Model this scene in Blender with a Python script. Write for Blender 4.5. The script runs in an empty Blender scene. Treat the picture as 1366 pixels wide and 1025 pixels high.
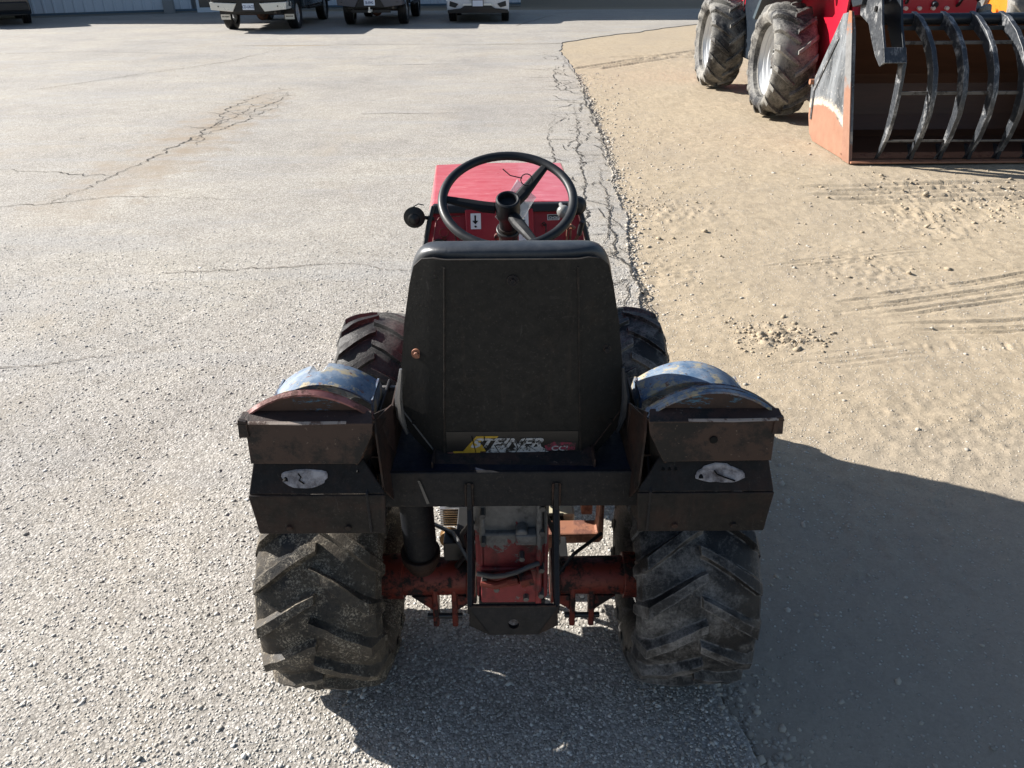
import bpy, math, random
import numpy as np
from mathutils import Vector, Matrix, Euler
R = math.radians
random.seed(7); rng = np.random.default_rng(11)
S = bpy.context.scene
COL = S.collection

# ------------------------------------------------------------------ camera
cd = bpy.data.cameras.new('camera'); cam = bpy.data.objects.new('camera', cd); COL.objects.link(cam)
cd.sensor_width = 36; cd.lens = 1026/1366*36; cd.clip_end = 1500; cd.clip_start = .05
cam.location = (0, 0, 1.745)
cam.rotation_euler = (Matrix.Rotation(R(90-29.1), 3, 'X') @ Matrix.Rotation(R(-.4), 3, 'Z')).to_euler()
S.camera = cam

# ------------------------------------------------------------------ light
SUN_EL, SUN_AZ = 30.0, -66.6          # azimuth measured from +Y towards +X
W = bpy.data.worlds.new('World'); S.world = W; W.use_nodes = True
nt = W.node_tree; bg = nt.nodes['Background']
sky = nt.nodes.new('ShaderNodeTexSky'); sky.sky_type = 'NISHITA'; sky.sun_disc = False
sky.sun_elevation = R(SUN_EL); sky.sun_rotation = R(SUN_AZ)
nt.links.new(sky.outputs[0], bg.inputs[0]); bg.inputs[1].default_value = 0.054
sl = bpy.data.lights.new('sun', 'SUN'); sl.energy = 5.0; sl.angle = R(.53); sl.color = (1, .962, .905)
sun = bpy.data.objects.new('sun', sl); COL.objects.link(sun)
sd = Vector((math.sin(R(SUN_AZ))*math.cos(R(SUN_EL)), math.cos(R(SUN_AZ))*math.cos(R(SUN_EL)), math.sin(R(SUN_EL))))
sun.rotation_euler = sd.to_track_quat('Z', 'Y').to_euler()
sun.location = (-20, 10, 20)
S.view_settings.view_transform = 'Standard'; S.view_settings.look = 'None'
S.view_settings.gamma = 1; S.view_settings.use_curve_mapping = False
S.view_settings.exposure = 1.22

# ------------------------------------------------------------------ material helpers
class NT:
    def __init__(s, name):
        s.m = bpy.data.materials.new(name); s.m.use_nodes = True
        s.t = s.m.node_tree; s.b = s.t.nodes['Principled BSDF']
        s.tc = s.t.nodes.new('ShaderNodeTexCoord').outputs['Object']
    def n(s, typ, ins={}, **kw):
        o = s.t.nodes.new('ShaderNode'+typ)
        for k, v in kw.items(): setattr(o, k, v)
        for k, v in ins.items():
            if hasattr(v, 'is_output') or isinstance(v, bpy.types.NodeSocket): s.t.links.new(v, o.inputs[k])
            else: o.inputs[k].default_value = v
        return o
    def noise(s, scale, detail=4, rough=.6, vec=None, out='Fac', dist=0):
        return s.n('TexNoise', {'Vector': vec or s.tc, 'Scale': scale, 'Detail': detail, 'Roughness': rough, 'Distortion': dist}).outputs[out]
    def vor(s, scale, out='Distance', feature='F1', vec=None, rnd=1):
        return s.n('TexVoronoi', {'Vector': vec or s.tc, 'Scale': scale, 'Randomness': rnd}, feature=feature).outputs[out]
    def ramp(s, fac, stops, interp='LINEAR'):
        r = s.n('ValToRGB', {'Fac': fac}); cr = r.color_ramp; cr.interpolation = interp
        while len(cr.elements) < len(stops): cr.elements.new(.5)
        for e, (p, c) in zip(cr.elements, stops):
            e.position = p; e.color = (c, c, c, 1) if isinstance(c, (int, float)) else (*c, 1)
        return r.outputs['Color']
    def mix(s, fac, a, b, mode='MIX'):
        o = s.n('Mix', data_type='RGBA', blend_type=mode)
        for i, v in ((0, fac), (6, a), (7, b)):
            if isinstance(v, bpy.types.NodeSocket): s.t.links.new(v, o.inputs[i])
            elif i == 0: o.inputs[0].default_value = v
            else: o.inputs[i].default_value = (*v, 1) if len(v) == 3 else v
        return o.outputs[2]
    def math(s, op, a, b=0, c=0, clamp=False):
        o = s.n('Math', operation=op); o.use_clamp = clamp
        for i, v in ((0, a), (1, b), (2, c)):
            if isinstance(v, bpy.types.NodeSocket): s.t.links.new(v, o.inputs[i])
            else: o.inputs[i].default_value = v
        return o.outputs[0]
    def sc(s, v, vec=None):
        return s.n('Mapping', {'Vector': vec or s.tc, 'Scale': v}).outputs[0]
    def bump(s, h, strength=.5, dist=.01, nrm=None):
        d = {'Height': h, 'Strength': strength, 'Distance': dist}
        if nrm is not None: d['Normal'] = nrm
        return s.n('Bump', d).outputs[0]
    def edge(s, r=.003, lo=.02, hi=.18):
        """1 along convex edges, where paint rubs off first"""
        bv = s.n('Bevel', {'Radius': r}); bv.samples = 4; g = s.n('NewGeometry')
        d = s.n('VectorMath', {0: bv.outputs[0], 1: g.outputs['Normal']}, operation='DOT_PRODUCT').outputs['Value']
        f = s.ramp(s.math('SUBTRACT', 1, d), [(lo, 0), (hi, 1)])
        return s.math('MULTIPLY', f, s.ramp(s.noise(45, 5, .75), [(.42, 0), (.58, 1)]))
    def set(s, **kw):
        names = dict(color='Base Color', rough='Roughness', metal='Metallic', nrm='Normal', spec='Specular IOR Level', emit='Emission Color', alpha='Alpha', trans='Transmission Weight', coat='Coat Weight')
        for k, v in kw.items():
            i = s.b.inputs[names[k]]
            if isinstance(v, bpy.types.NodeSocket): s.t.links.new(v, i)
            elif isinstance(v, tuple): i.default_value = (*v, 1)
            else: i.default_value = v
        return s.m

M = {}
def m_painted(name, base, wear, wear_amt=.5, scale=14, rough=.45, rough2=.8, speck=None, fine=.15, metal=0, spec=.5, edge=None):
    k = NT(name)
    n1 = k.noise(scale, 8, .68); n2 = k.noise(scale*5, 6, .7)
    f = k.ramp(k.math('ADD', k.math('MULTIPLY', n1, .7), k.math('MULTIPLY', n2, .3)), [(wear_amt-.03, 0), (wear_amt+.05, 1)])
    w = k.mix(k.noise(scale*9, 5), tuple(c*.55 for c in wear), tuple(min(1, c*1.5) for c in wear))
    b = k.mix(k.noise(scale*.5, 5), tuple(c*(1-fine) for c in base), tuple(min(1, c*(1+fine)) for c in base))
    c = k.mix(f, b, w)
    if speck:
        sp = k.ramp(k.noise(scale*12, 3, .6), [(.66, 0), (.72, 1)]); c = k.mix(sp, c, speck)
    if edge: c = k.mix(k.edge(), c, edge)
    r = k.ramp(f, [(0, rough), (1, rough2)])
    M[name] = k.set(color=c, rough=r, nrm=k.bump(k.math('ADD', f, k.math('MULTIPLY', n2, .8)), .35, .0015), metal=metal, spec=spec)
def m_plain(name, c, rough=.5, metal=0, var=.12, scale=20, bump=.1, coat=0, spec=.5):
    k = NT(name); n = k.noise(scale, 6, .6)
    M[name] = k.set(color=k.mix(n, tuple(x*(1-var) for x in c), tuple(min(1, x*(1+var)) for x in c)), rough=k.ramp(n, [(.3, max(.03, rough-.08)), (.7, min(1, rough+.1))]), metal=metal, nrm=k.bump(k.noise(scale*8, 4), bump, .001), coat=coat, spec=spec)

# tractor
def m_blackpaint(name, base, rust, thr, rough=.5):
    k = NT(name)
    n1 = k.noise(7, 9, .7); n2 = k.noise(60, 7, .7); n3 = k.noise(2.5, 4)
    f = k.ramp(n1, [(thr, 0), (thr+.16, 1)])
    c = k.mix(f, base, k.mix(n2, tuple(x*.5 for x in rust), tuple(x*1.6 for x in rust)))
    dust = k.ramp(k.noise(150, 3, .8), [(.58, 0), (.68, 1)])
    dust = k.math('MULTIPLY', dust, k.ramp(k.noise(5, 5, .7), [(.38, .1), (.62, 1)]))
    c = k.mix(k.math('MULTIPLY', k.ramp(k.noise(11, 9, .8), [(.52, 0), (.60, 1)]), .55), c, tuple(x*.35 for x in base))
    c = k.mix(k.math('MULTIPLY', dust, .45), c, (.075, .066, .056))
    scr = k.ramp(k.noise(9, 6, .8, vec=k.sc((1, 1, 14))), [(.64, 0), (.67, 1)])
    c = k.mix(k.math('MULTIPLY', scr, .16), c, (.10, .09, .085))
    scr = k.ramp(k.noise(26, 5, .8, vec=k.n('Mapping', {'Vector': k.tc, 'Scale': (3.5, 1, .45), 'Rotation': (0, .5, 0)}).outputs[0]), [(.655, 0), (.675, 1)])
    c = k.mix(k.math('MULTIPLY', scr, .30), c, (.085, .08, .074))
    c = k.mix(k.math('MULTIPLY', k.edge(), .75), c, (.085, .055, .04))
    run = k.ramp(k.noise(14, 6, .75, vec=k.sc((1, 1, .14))), [(.58, 0), (.70, 1)])
    c = k.mix(k.math('MULTIPLY', run, .35), c, tuple(x*1.8 for x in rust))
    M[name] = k.set(color=c, rough=k.ramp(n2, [(.3, rough), (.8, min(1, rough+.3))]), nrm=k.bump(n2, .35, .0015, k.bump(n3, .35, .010)), spec=.32)
m_blackpaint('black_shell', (.0125, .0118, .0105), (.030, .022, .016), .56, .6)
m_blackpaint('deck_navy', (.005, .009, .021), (.018, .014, .012), .60, .42)
m_blackpaint('black_frame', (.0035, .0045, .0072), (.015, .009, .0065), .60, .5)
m_blackpaint('brown_black', (.006, .005, .0046), (.030, .013, .008), .42, .55)
m_blackpaint('lamp_box', (.0055, .0045, .0044), (.022, .0105, .0075), .49, .55)
m_painted('rusty_brown', (.032, .0135, .0088), (.006, .0046, .0042), .50, 9, .6, .75, speck=(.10, .07, .055), edge=(.13, .07, .045))
k = NT('blue_faded')
n1 = k.noise(10, 9, .72); n2 = k.noise(55, 6, .7)
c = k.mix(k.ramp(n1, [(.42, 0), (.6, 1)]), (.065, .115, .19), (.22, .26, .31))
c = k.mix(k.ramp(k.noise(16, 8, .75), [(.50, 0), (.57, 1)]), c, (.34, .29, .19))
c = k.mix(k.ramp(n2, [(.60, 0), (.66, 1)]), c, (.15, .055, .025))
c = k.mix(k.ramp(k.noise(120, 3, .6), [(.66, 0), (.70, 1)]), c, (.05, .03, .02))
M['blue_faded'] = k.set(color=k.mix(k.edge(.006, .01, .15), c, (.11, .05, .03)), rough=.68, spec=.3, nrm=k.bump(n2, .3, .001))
k = NT('end_rust')
n1 = k.noise(12, 9, .72); n2 = k.noise(55, 6, .7)
c = k.mix(k.ramp(n1, [(.35, 0), (.6, 1)]), (.022, .011, .008), (.05, .023, .015))
c = k.mix(k.ramp(k.noise(9, 8, .8, vec=k.sc((1, 1, 4))), [(.56, 0), (.60, 1)]), c, (.04, .12, .19))
M['end_rust'] = k.set(color=c, rough=.65, nrm=k.bump(n2, .3, .001))
m_painted('pink_top', (.30, .11, .10), (.10, .04, .03), .52, 12, .5, .8)
k = NT('taillight_residue')
n1 = k.noise(28, 8, .7)
M['taillight_residue'] = k.set(color=k.mix(k.ramp(n1, [(.38, 0), (.62, 1)]), (.07, .055, .055), (.42, .39, .39)), rough=.6, nrm=k.bump(n1, .8, .004))
k = NT('vinyl'); n1 = k.noise(14, 4); n2 = k.vor(260)
M['vinyl'] = k.set(color=k.mix(k.ramp(k.noise(30, 6, .7), [(.4, 0), (.8, 1)]), (.022, .026, .033), (.048, .052, .058)), rough=.42, nrm=k.bump(n2, .15, .0006, k.bump(n1, .35, .006)))
k = NT('hood_red'); n1 = k.noise(12, 7, .7, vec=k.sc((1, 3, 1))); n2 = k.noise(3, 3)
c = k.mix(k.ramp(n1, [(.4, 0), (.75, 1)]), (.46, .065, .080), (.56, .15, .17))
c = k.mix(k.math('MULTIPLY', k.ramp(k.noise(14, 8, .8, vec=k.sc((1, 5, 1)), dist=1.2), [(.55, 0), (.62, 1)]), .45), c, (.66, .33, .32))
M['hood_red'] = k.set(color=c, rough=k.ramp(n2, [(.3, .26), (.7, .36)]), coat=.25, nrm=k.bump(n2, .2, .004))
m_painted('red_paint', (.30, .010, .015), (.10, .03, .025), .64, 14, .38, .7, fine=.2)
m_painted('axle_red', (.17, .022, .011), (.015, .009, .008), .50, 16, .5, .85)
k = NT('cast_peeling'); n1 = k.noise(16, 9, .7, dist=.4); n2 = k.noise(70, 6, .7)
sep = k.n('SeparateXYZ', {'Vector': k.tc}).outputs[2]
msk = k.math('ADD', n1, k.math('MULTIPLY', k.math('SUBTRACT', sep, -1.5+1.5), 0.0))
c1 = k.mix(n2, (.08, .076, .072), (.26, .25, .24)); c2 = k.mix(n2, (.13, .012, .014), (.27, .032, .036))
zf = k.math('MULTIPLY_ADD', sep, -3.6, 2.50)
f = k.ramp(k.math('ADD', k.math('MULTIPLY_ADD', n1, 1.6, -.3), k.math('SUBTRACT', zf, .5)), [(.49, 0), (.51, 1)])
f = k.math('MULTIPLY', f, k.ramp(k.noise(45, 5, .8), [(.36, 0), (.40, 1)]))
c = k.mix(f, c1, c2)
c = k.mix(k.ramp(k.noise(13, 7, .7), [(.50, 0), (.66, .92)]), c, (.016, .014, .014))
M['cast_peeling'] = k.set(color=c, rough=.6, nrm=k.bump(k.math('ADD', f, n2), .5, .002))
m_plain('rubber_grip', (.008, .008, .009), .45)
m_plain('wheel_plastic', (.007, .0085, .011), .46, var=.2, bump=.05, spec=.35)
m_plain('grey_knob', (.20, .20, .19), .4)
m_plain('dark_steel', (.05, .05, .05), .4, .6)
m_plain('hose_grey', (.10, .10, .10), .5)
m_plain('brass_rust', (.26, .15, .06), .55, .3)
m_painted('tan_iron', (.28, .12, .07), (.15, .06, .04), .52, 16, .6, .8)
m_plain('cream_plastic', (.42, .38, .27), .5)
m_painted('worn_edge', (.34, .27, .22), (.10, .06, .045), .52, 30, .5, .8)
m_plain('aluminium', (.42, .42, .42), .35, .85)
m_plain('white_label', (.72, .72, .70), .5, var=.06)
m_plain('black_print', (.010, .010, .010), .7, spec=.1)
m_plain('spoke_black', (.008, .009, .011), .62, spec=.25)
m_plain('decal_yellow', (.42, .26, .02), .5, var=.5, scale=90)
k = NT('decal_white'); n1 = k.noise(60, 8, .8)
M['decal_white'] = k.set(color=k.mix(k.ramp(n1, [(.50, 0), (.55, 1)]), (.42, .42, .42), (.012, .011, .011)), rough=.5)
k = NT('decal_red'); n1 = k.noise(70, 8, .8)
M['decal_red'] = k.set(color=k.mix(k.ramp(n1, [(.5, 0), (.56, 1)]), (.26, .03, .06), (.03, .026, .026)), rough=.5)
m_plain('decal_black', (.010, .0095, .0095), .4)
m_painted('rim_tan', (.16, .12, .06), (.07, .05, .03), .5, 14, .6, .85)
m_painted('rim_silver', (.55, .56, .57), (.38, .37, .34), .60, 9, .35, .6, metal=.3)
m_painted('rim_orange', (.58, .17, .008), (.35, .10, .012), .64, 9, .4, .6)
k = NT('bag_plastic')
k.set(color=(.85, .85, .85), rough=.15, alpha=.42); M['bag_plastic'] = k.m
k.t.links.new(k.bump(k.noise(24, 4), .9, .006), k.b.inputs['Normal'])
k = NT('tag_paper'); n1 = k.noise(90, 2, .5, vec=k.sc((1, 1, 5)))
M['tag_paper'] = k.set(color=k.mix(k.ramp(n1, [(.58, 0), (.62, 1)]), (.66, .66, .67), (.34, .34, .36)), rough=.5)

def m_rubber(name, base, dust, amt, scale=5, crumb=None, crumb_at=.62):
    k = NT(name)
    n1 = k.noise(scale, 8, .7, dist=.3); n2 = k.noise(scale*18, 6, .75)
    f = k.ramp(k.math('ADD', k.math('MULTIPLY', n1, .75), k.math('MULTIPLY', n2, .25)), [(amt, 0), (amt+.14, 1)])
    c = k.mix(f, base, k.mix(n2, tuple(x*.45 for x in dust), tuple(x*1.35 for x in dust)))
    if crumb:
        c = k.mix(k.math('MULTIPLY', k.ramp(k.noise(scale*38, 4, .8), [(crumb_at-.04, 0), (crumb_at+.02, .9)]), k.ramp(k.noise(scale*3.2, 6, .75), [(.47, 0), (.56, 1)])), c, crumb)
    c = k.mix(k.math('MULTIPLY', k.edge(.007, .01, .14), .55), c, tuple(min(1, x*1.7) for x in dust))
    M[name] = k.set(spec=.35, color=c, rough=k.ramp(f, [(0, .45), (1, .9)]), nrm=k.bump(n2, .55, .003, k.bump(k.noise(scale*60, 3, .8), .5, .0015)))
m_rubber('tyre_left', (.011, .0105, .010), (.085, .070, .053), .42, 5, (.30, .26, .20), .54)
m_rubber('tyre_right', (.014, .014, .015), (.21, .20, .19), .47, 8, (.045, .036, .028), .58)
m_rubber('tyre_front', (.012, .011, .0105), (.072, .069, .066), .46, 6, (.18, .15, .12), .68)
m_rubber('tyre_loader', (.020, .020, .022), (.24, .23, .21), .42, 3)
m_rubber('tyre_pale', (.10, .10, .10), (.26, .25, .23), .42, 3)
m_rubber('tyre_road', (.010, .010, .011), (.025, .024, .022), .6, 4)

# loader
k = NT('bucket_steel')
n1 = k.noise(3.2, 9, .72); n2 = k.noise(26, 7, .75); n3 = k.noise(5, 7, .8, vec=k.sc((1, 1, .25)))
c = k.mix(k.ramp(n3, [(.4, 0), (.64, 1)]), (.035, .04, .046), (.22, .235, .25))
c = k.mix(k.ramp(n2, [(.60, 0), (.64, 1)]), c, (.42, .40, .38))
sp = k.n('SeparateXYZ', {'Vector': k.tc}).outputs[2]
spy = k.math('SUBTRACT', k.n('SeparateXYZ', {'Vector': k.tc}).outputs[1], .62)
sp = k.math('ADD', sp, k.math('MULTIPLY', k.math('POWER', spy, 2), .38))
lo = k.ramp(k.math('ADD', sp, k.math('MULTIPLY', k.math('SUBTRACT', n1, .5), .16)), [(.37, 1), (.385, 0)])
edge = k.ramp(k.math('ADD', sp, k.math('MULTIPLY', k.math('SUBTRACT', n2, .5), .25)), [(.36, 0), (.40, 1), (.42, .9), (.47, 0)])
c = k.mix(k.math('MULTIPLY', edge, .8), c, (.55, .48, .38))
c = k.mix(lo, c, k.mix(k.noise(9, 8, .7), (.19, .085, .052), (.35, .19, .125)))
M['bucket_steel'] = k.set(color=c, rough=.55, nrm=k.bump(n2, .25, .003))
k = NT('bucket_inside'); n1 = k.noise(6, 8, .7, vec=k.sc((.15, 1, 1)))
M['bucket_inside'] = k.set(color=k.mix(n1, (.030, .014, .009), (.16, .070, .038)), rough=.5)
k = NT('bucket_wear'); n1 = k.noise(14, 8, .75); sp = k.n('SeparateXYZ', {'Vector': k.tc}).outputs[2]
z_ = k.math('ADD', sp, k.math('MULTIPLY', k.math('SUBTRACT', n1, .5), .5))
c = k.mix(k.ramp(z_, [(.62, 0), (.70, 1)]), k.mix(n1, (.18, .08, .05), (.32, .18, .125)), k.mix(n1, (.05, .05, .05), (.28, .28, .28)))
c = k.mix(k.ramp(k.math('SUBTRACT', z_, .3), [(.80, 0), (.84, 1)]), c, (.30, .12, .06))
M['bucket_wear'] = k.set(color=c, rough=.5, nrm=k.bump(n1, .3, .003))
m_painted('bucket_rust', (.33, .15, .085), (.20, .08, .045), .55, 12, .6, .8)
k = NT('tine_steel'); n1 = k.noise(5, 4, .6); n2 = k.noise(34, 7, .75); n3 = k.noise(16, 6, .8, vec=k.sc((3, .6, .6)))
c = k.mix(k.ramp(n2, [(.35, 0), (.7, 1)]), (.013, .016, .021), (.055, .06, .068)); c = k.mix(k.math('MULTIPLY', k.ramp(n1, [(.49, 0), (.57, 1)]), k.ramp(n3, [(.46, 0), (.58, .8)])), c, (.34, .34, .34)); c = k.mix(k.edge(.008), c, (.38, .37, .36))  # pale patches put white highlights into the steel colour
M['tine_steel'] = k.set(color=c, rough=k.ramp(n2, [(.3, .34), (.7, .55)]), nrm=k.bump(n2, .3, .002), spec=.6)
m_painted('grapple_paint', (.011, .016, .023), (.12, .12, .12), .64, 9, .4, .5)
m_painted('bar_grey', (.10, .095, .09), (.03, .025, .022), .55, 12, .5, .7)
m_plain('loader_dark', (.012, .018, .027), .35)
m_plain('loader_grey', (.05, .07, .085), .4)
m_painted('loader_red', (.42, .010, .028), (.35, .05, .06), .66, 5, .3, .5)
m_plain('amber', (.9, .28, .03), .3)
m_plain('glass_dark', (.02, .025, .03), .06)
m_plain('chrome', (.70, .69, .64), .3, .25, var=.04, scale=3, bump=0)
m_plain('car_navy', (.007, .011, .018), .2, coat=.6)
m_plain('car_graphite', (.014, .02, .03), .25, coat=.6)
m_plain('car_grey_trim', (.07, .07, .085), .4)
m_plain('car_white', (.55, .58, .62), .25, coat=.6)
m_plain('car_slate', (.03, .045, .055), .25, coat=.6)
m_plain('plastic_black', (.008, .008, .009), .5)
m_plain('plate_white', (.62, .68, .78), .4)
m_plain('plate_ink', (.03, .06, .16), .5)
m_plain('tail_red', (.35, .01, .012), .25)
m_painted('diff_rust', (.12, .05, .03), (.04, .025, .02), .5, 10, .7, .8)
k = NT('wall_metal'); n1 = k.noise(.5, 5)
M['wall_metal'] = k.set(color=k.mix(n1, (.46, .50, .55), (.56, .60, .65)), rough=.45)
m_plain('wall_trim', (.06, .10, .14), .5)
m_plain('wall_concrete', (.26, .26, .26), .85)
m_plain('roof_metal', (.30, .32, .34), .5)
m_plain('door_white', (.62, .66, .70), .4)
m_plain('door_glass', (.09, .085, .08), .15)
k = NT('stone')
rnd = k.n('NewGeometry').outputs['Random Per Island']
c = k.ramp(rnd, [(0, (.26, .235, .20)), (.3, (.38, .34, .285)), (.6, (.43, .38, .31)), (.85, (.33, .30, .26)), (1, (.54, .50, .44))])
M['stone'] = k.set(color=c, rough=.85, nrm=k.bump(k.noise(300, 3), .3, .001))
k = NT('aggregate')
rnd = k.n('NewGeometry').outputs['Random Per Island']
c = k.ramp(rnd, [(0, (.26, .24, .21)), (.35, (.38, .36, .325)), (.6, (.46, .44, .40)), (.85, (.54, .52, .48)), (1, (.70, .68, .64))])
M['aggregate'] = k.set(color=c, rough=.8, nrm=k.bump(k.noise(300, 3), .3, .001))
k = NT('crack_dark'); M['crack_dark'] = k.set(color=k.mix(k.noise(60, 4), (.012, .011, .010), (.06, .052, .042)), rough=1)
k = NT('crack_soft'); M['crack_soft'] = k.set(color=k.mix(k.noise(40, 4), (.07, .06, .05), (.17, .145, .12)), rough=1)

# ground materials
k = NT('asphalt')
v1 = k.n('TexVoronoi', {'Vector': k.tc, 'Scale': 105., 'Randomness': 1.}); v2 = k.n('TexVoronoi', {'Vector': k.tc, 'Scale': 240., 'Randomness': 1.})
cell = k.n('RGBToBW', {'Color': v1.outputs['Color']}).outputs[0]
cell2 = k.n('RGBToBW', {'Color': v2.outputs['Color']}).outputs[0]
c = k.ramp(cell, [(.12, (.22, .205, .18)), (.4, (.36, .34, .305)), (.62, (.45, .43, .39)), (.85, (.60, .58, .54))])
c2 = k.ramp(cell2, [(.2, (.23, .215, .19)), (.8, (.50, .475, .435))])
c = k.mix(k.ramp(k.noise(40, 3), [(.4, .15), (.62, .75)]), c, c2)
gap = k.ramp(v1.outputs['Distance'], [(.5, 0), (.85, 1)])
c = k.mix(k.math('MULTIPLY', gap, .65), c, (.12, .11, .095))
# fade of the cell contrast with large scale wear (patches rubbed smooth), stains
big = k.noise(.55, 6, .6, dist=.3); mid = k.noise(3.2, 6, .65); mid2 = k.noise(11, 5, .7)
c = k.mix(1, c, k.ramp(big, [(.3, (.82, .82, .84)), (.5, (.98, .97, .96)), (.7, (1.10, 1.08, 1.03))]), 'MULTIPLY')
c = k.mix(1, c, k.ramp(mid, [(.3, (.90, .89, .88)), (.7, (1.06, 1.06, 1.06))]), 'MULTIPLY')
c = k.mix(1, c, k.ramp(mid2, [(.3, (.90, .89, .87)), (.7, (1.07, 1.06, 1.06))]), 'MULTIPLY')
c = k.mix(1, c, (.965, .965, .965), 'MULTIPLY')
# brown silt stain along the old crack on the left
xyz = k.n('SeparateXYZ', {'Vector': k.tc})
X, Y = xyz.outputs[0], xyz.outputs[1]
dx = k.math('DIVIDE', k.math('ABSOLUTE', k.math('ADD', k.math('ADD', X, 3.5), k.math('MULTIPLY', k.math('SUBTRACT', mid, .5), 1.8))), .55)
dy = k.math('DIVIDE', k.math('ABSOLUTE', k.math('SUBTRACT', Y, 9.0)), 3.6)
st = k.math('SUBTRACT', 1, k.math('ADD', k.math('POWER', dx, 2), k.math('POWER', dy, 4)), clamp=True)
c = k.mix(k.math('MULTIPLY', st, k.ramp(k.noise(2.6, 7, .7), [(.34, .10), (.60, .9)])), c, (.27, .215, .155))
st2 = k.ramp(k.noise(.9, 7, .68, vec=k.sc((1, .45, 1)), dist=.5), [(.56, 0), (.72, .5)])
c = k.mix(st2, c, (.33, .28, .215))
# silt creeping in from the dirt lot
near = k.ramp(k.math('ADD', k.math('SUBTRACT', X, k.math('MULTIPLY', Y, .045)), k.math('MULTIPLY', k.math('SUBTRACT', mid, .5), .9)), [(.25, 0), (.62, .55)])
c = k.mix(k.math('MULTIPLY', near, k.ramp(k.noise(14, 7, .7), [(.45, 0), (.62, 1)])), c, (.30, .255, .195))
tm_ = k.ramp(k.noise(1.1, 5, .6, vec=k.n('Mapping', {'Vector': k.tc, 'Scale': (.35, 2.2, 1), 'Rotation': (0, 0, .55)}).outputs[0], dist=.4), [(.50, 0), (.64, .5)])
c = k.mix(tm_, c, k.mix(cell, (.20, .195, .19), (.40, .39, .375)))
oil = k.ramp(k.noise(6, 4, .55), [(.715, 0), (.74, 1)])
c = k.mix(k.math('MULTIPLY', oil, .6), c, (.08, .07, .06))
hgt = k.math('ADD', k.math('MULTIPLY', k.math('SUBTRACT', 1, v1.outputs['Distance']), k.math('MULTIPLY_ADD', cell, .8, .4)), k.math('MULTIPLY', k.math('SUBTRACT', 1, v2.outputs['Distance']), .35))
M['asphalt'] = k.set(color=c, rough=.85, nrm=k.bump(hgt, .6, .005, k.bump(k.noise(5, 4), .25, .02)), spec=.35)

k = NT('dirt')
xyz = k.n('SeparateXYZ', {'Vector': k.tc}); X, Y = xyz.outputs[0], xyz.outputs[1]
f1 = k.noise(330, 4, .8); f2 = k.noise(75, 6, .75); f3 = k.noise(4, 7, .65); f4 = k.noise(.7, 5, .6)
c = k.mix(f3, (.325, .262, .180), (.445, .368, .268))
c = k.mix(1, c, k.ramp(k.noise(15, 6, .7), [(.32, (.80, .79, .78)), (.5, (1, 1, 1)), (.7, (1.14, 1.13, 1.12))]), 'MULTIPLY')
c = k.mix(1, c, k.ramp(f1, [(.30, (.52, .51, .50)), (.48, (.96, .96, .96)), (.56, (1.06, 1.06, 1.06)), (.72, (1.6, 1.58, 1.55))]), 'MULTIPLY')
c = k.mix(1, c, k.ramp(f2, [(.3, (.80, .80, .80)), (.7, (1.14, 1.14, 1.14))]), 'MULTIPLY')
c = k.mix(k.ramp(f4, [(.45, 0), (.7, .6)]), c, (.30, .25, .19))
# greyer packed fines towards the photographer
gz = k.ramp(k.math('ADD', Y, k.math('MULTIPLY', k.math('SUBTRACT', f4, .5), 1.5)), [(.0, 0), (1, 1)])
gz = k.ramp(k.math('MULTIPLY', k.math('ADD', Y, k.math('MULTIPLY', k.math('SUBTRACT', f3, .5), 1.2)), .2), [(.36, .75), (.60, 0)])
c = k.mix(gz, c, k.mix(f2, (.23, .20, .165), (.37, .335, .29)))
vv = k.n('TexVoronoi', {'Vector': k.tc, 'Scale': 70., 'Randomness': 1.})
vb = k.n('RGBToBW', {'Color': vv.outputs['Color']}).outputs[0]
pm = k.math('MULTIPLY', k.ramp(vv.outputs['Distance'], [(.22, 1), (.34, 0)]), k.ramp(vb, [(.60, 0), (.64, 1)]))
c = k.mix(k.math('MULTIPLY', pm, k.ramp(k.noise(1.4, 4), [(.35, .3), (.6, 1)])), c, k.mix(vb, (.22, .21, .20), (.62, .58, .50)))
dark = k.ramp(k.math('MULTIPLY', Y, .01), [(.300, 0), (.335, .72)])  # far dirt darkened to stand for the building's shadow
c = k.mix(dark, c, (.17, .135, .095))
hh = k.math('ADD', k.math('MULTIPLY', f1, .25), k.math('ADD', k.math('MULTIPLY', f2, .8), pm))
M['dirt'] = k.set(color=c, rough=.95, nrm=k.bump(hh, .8, .006, k.bump(f3, .3, .03)), spec=.2)
k = NT('mud_tread'); M['mud_tread'] = k.m

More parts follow.
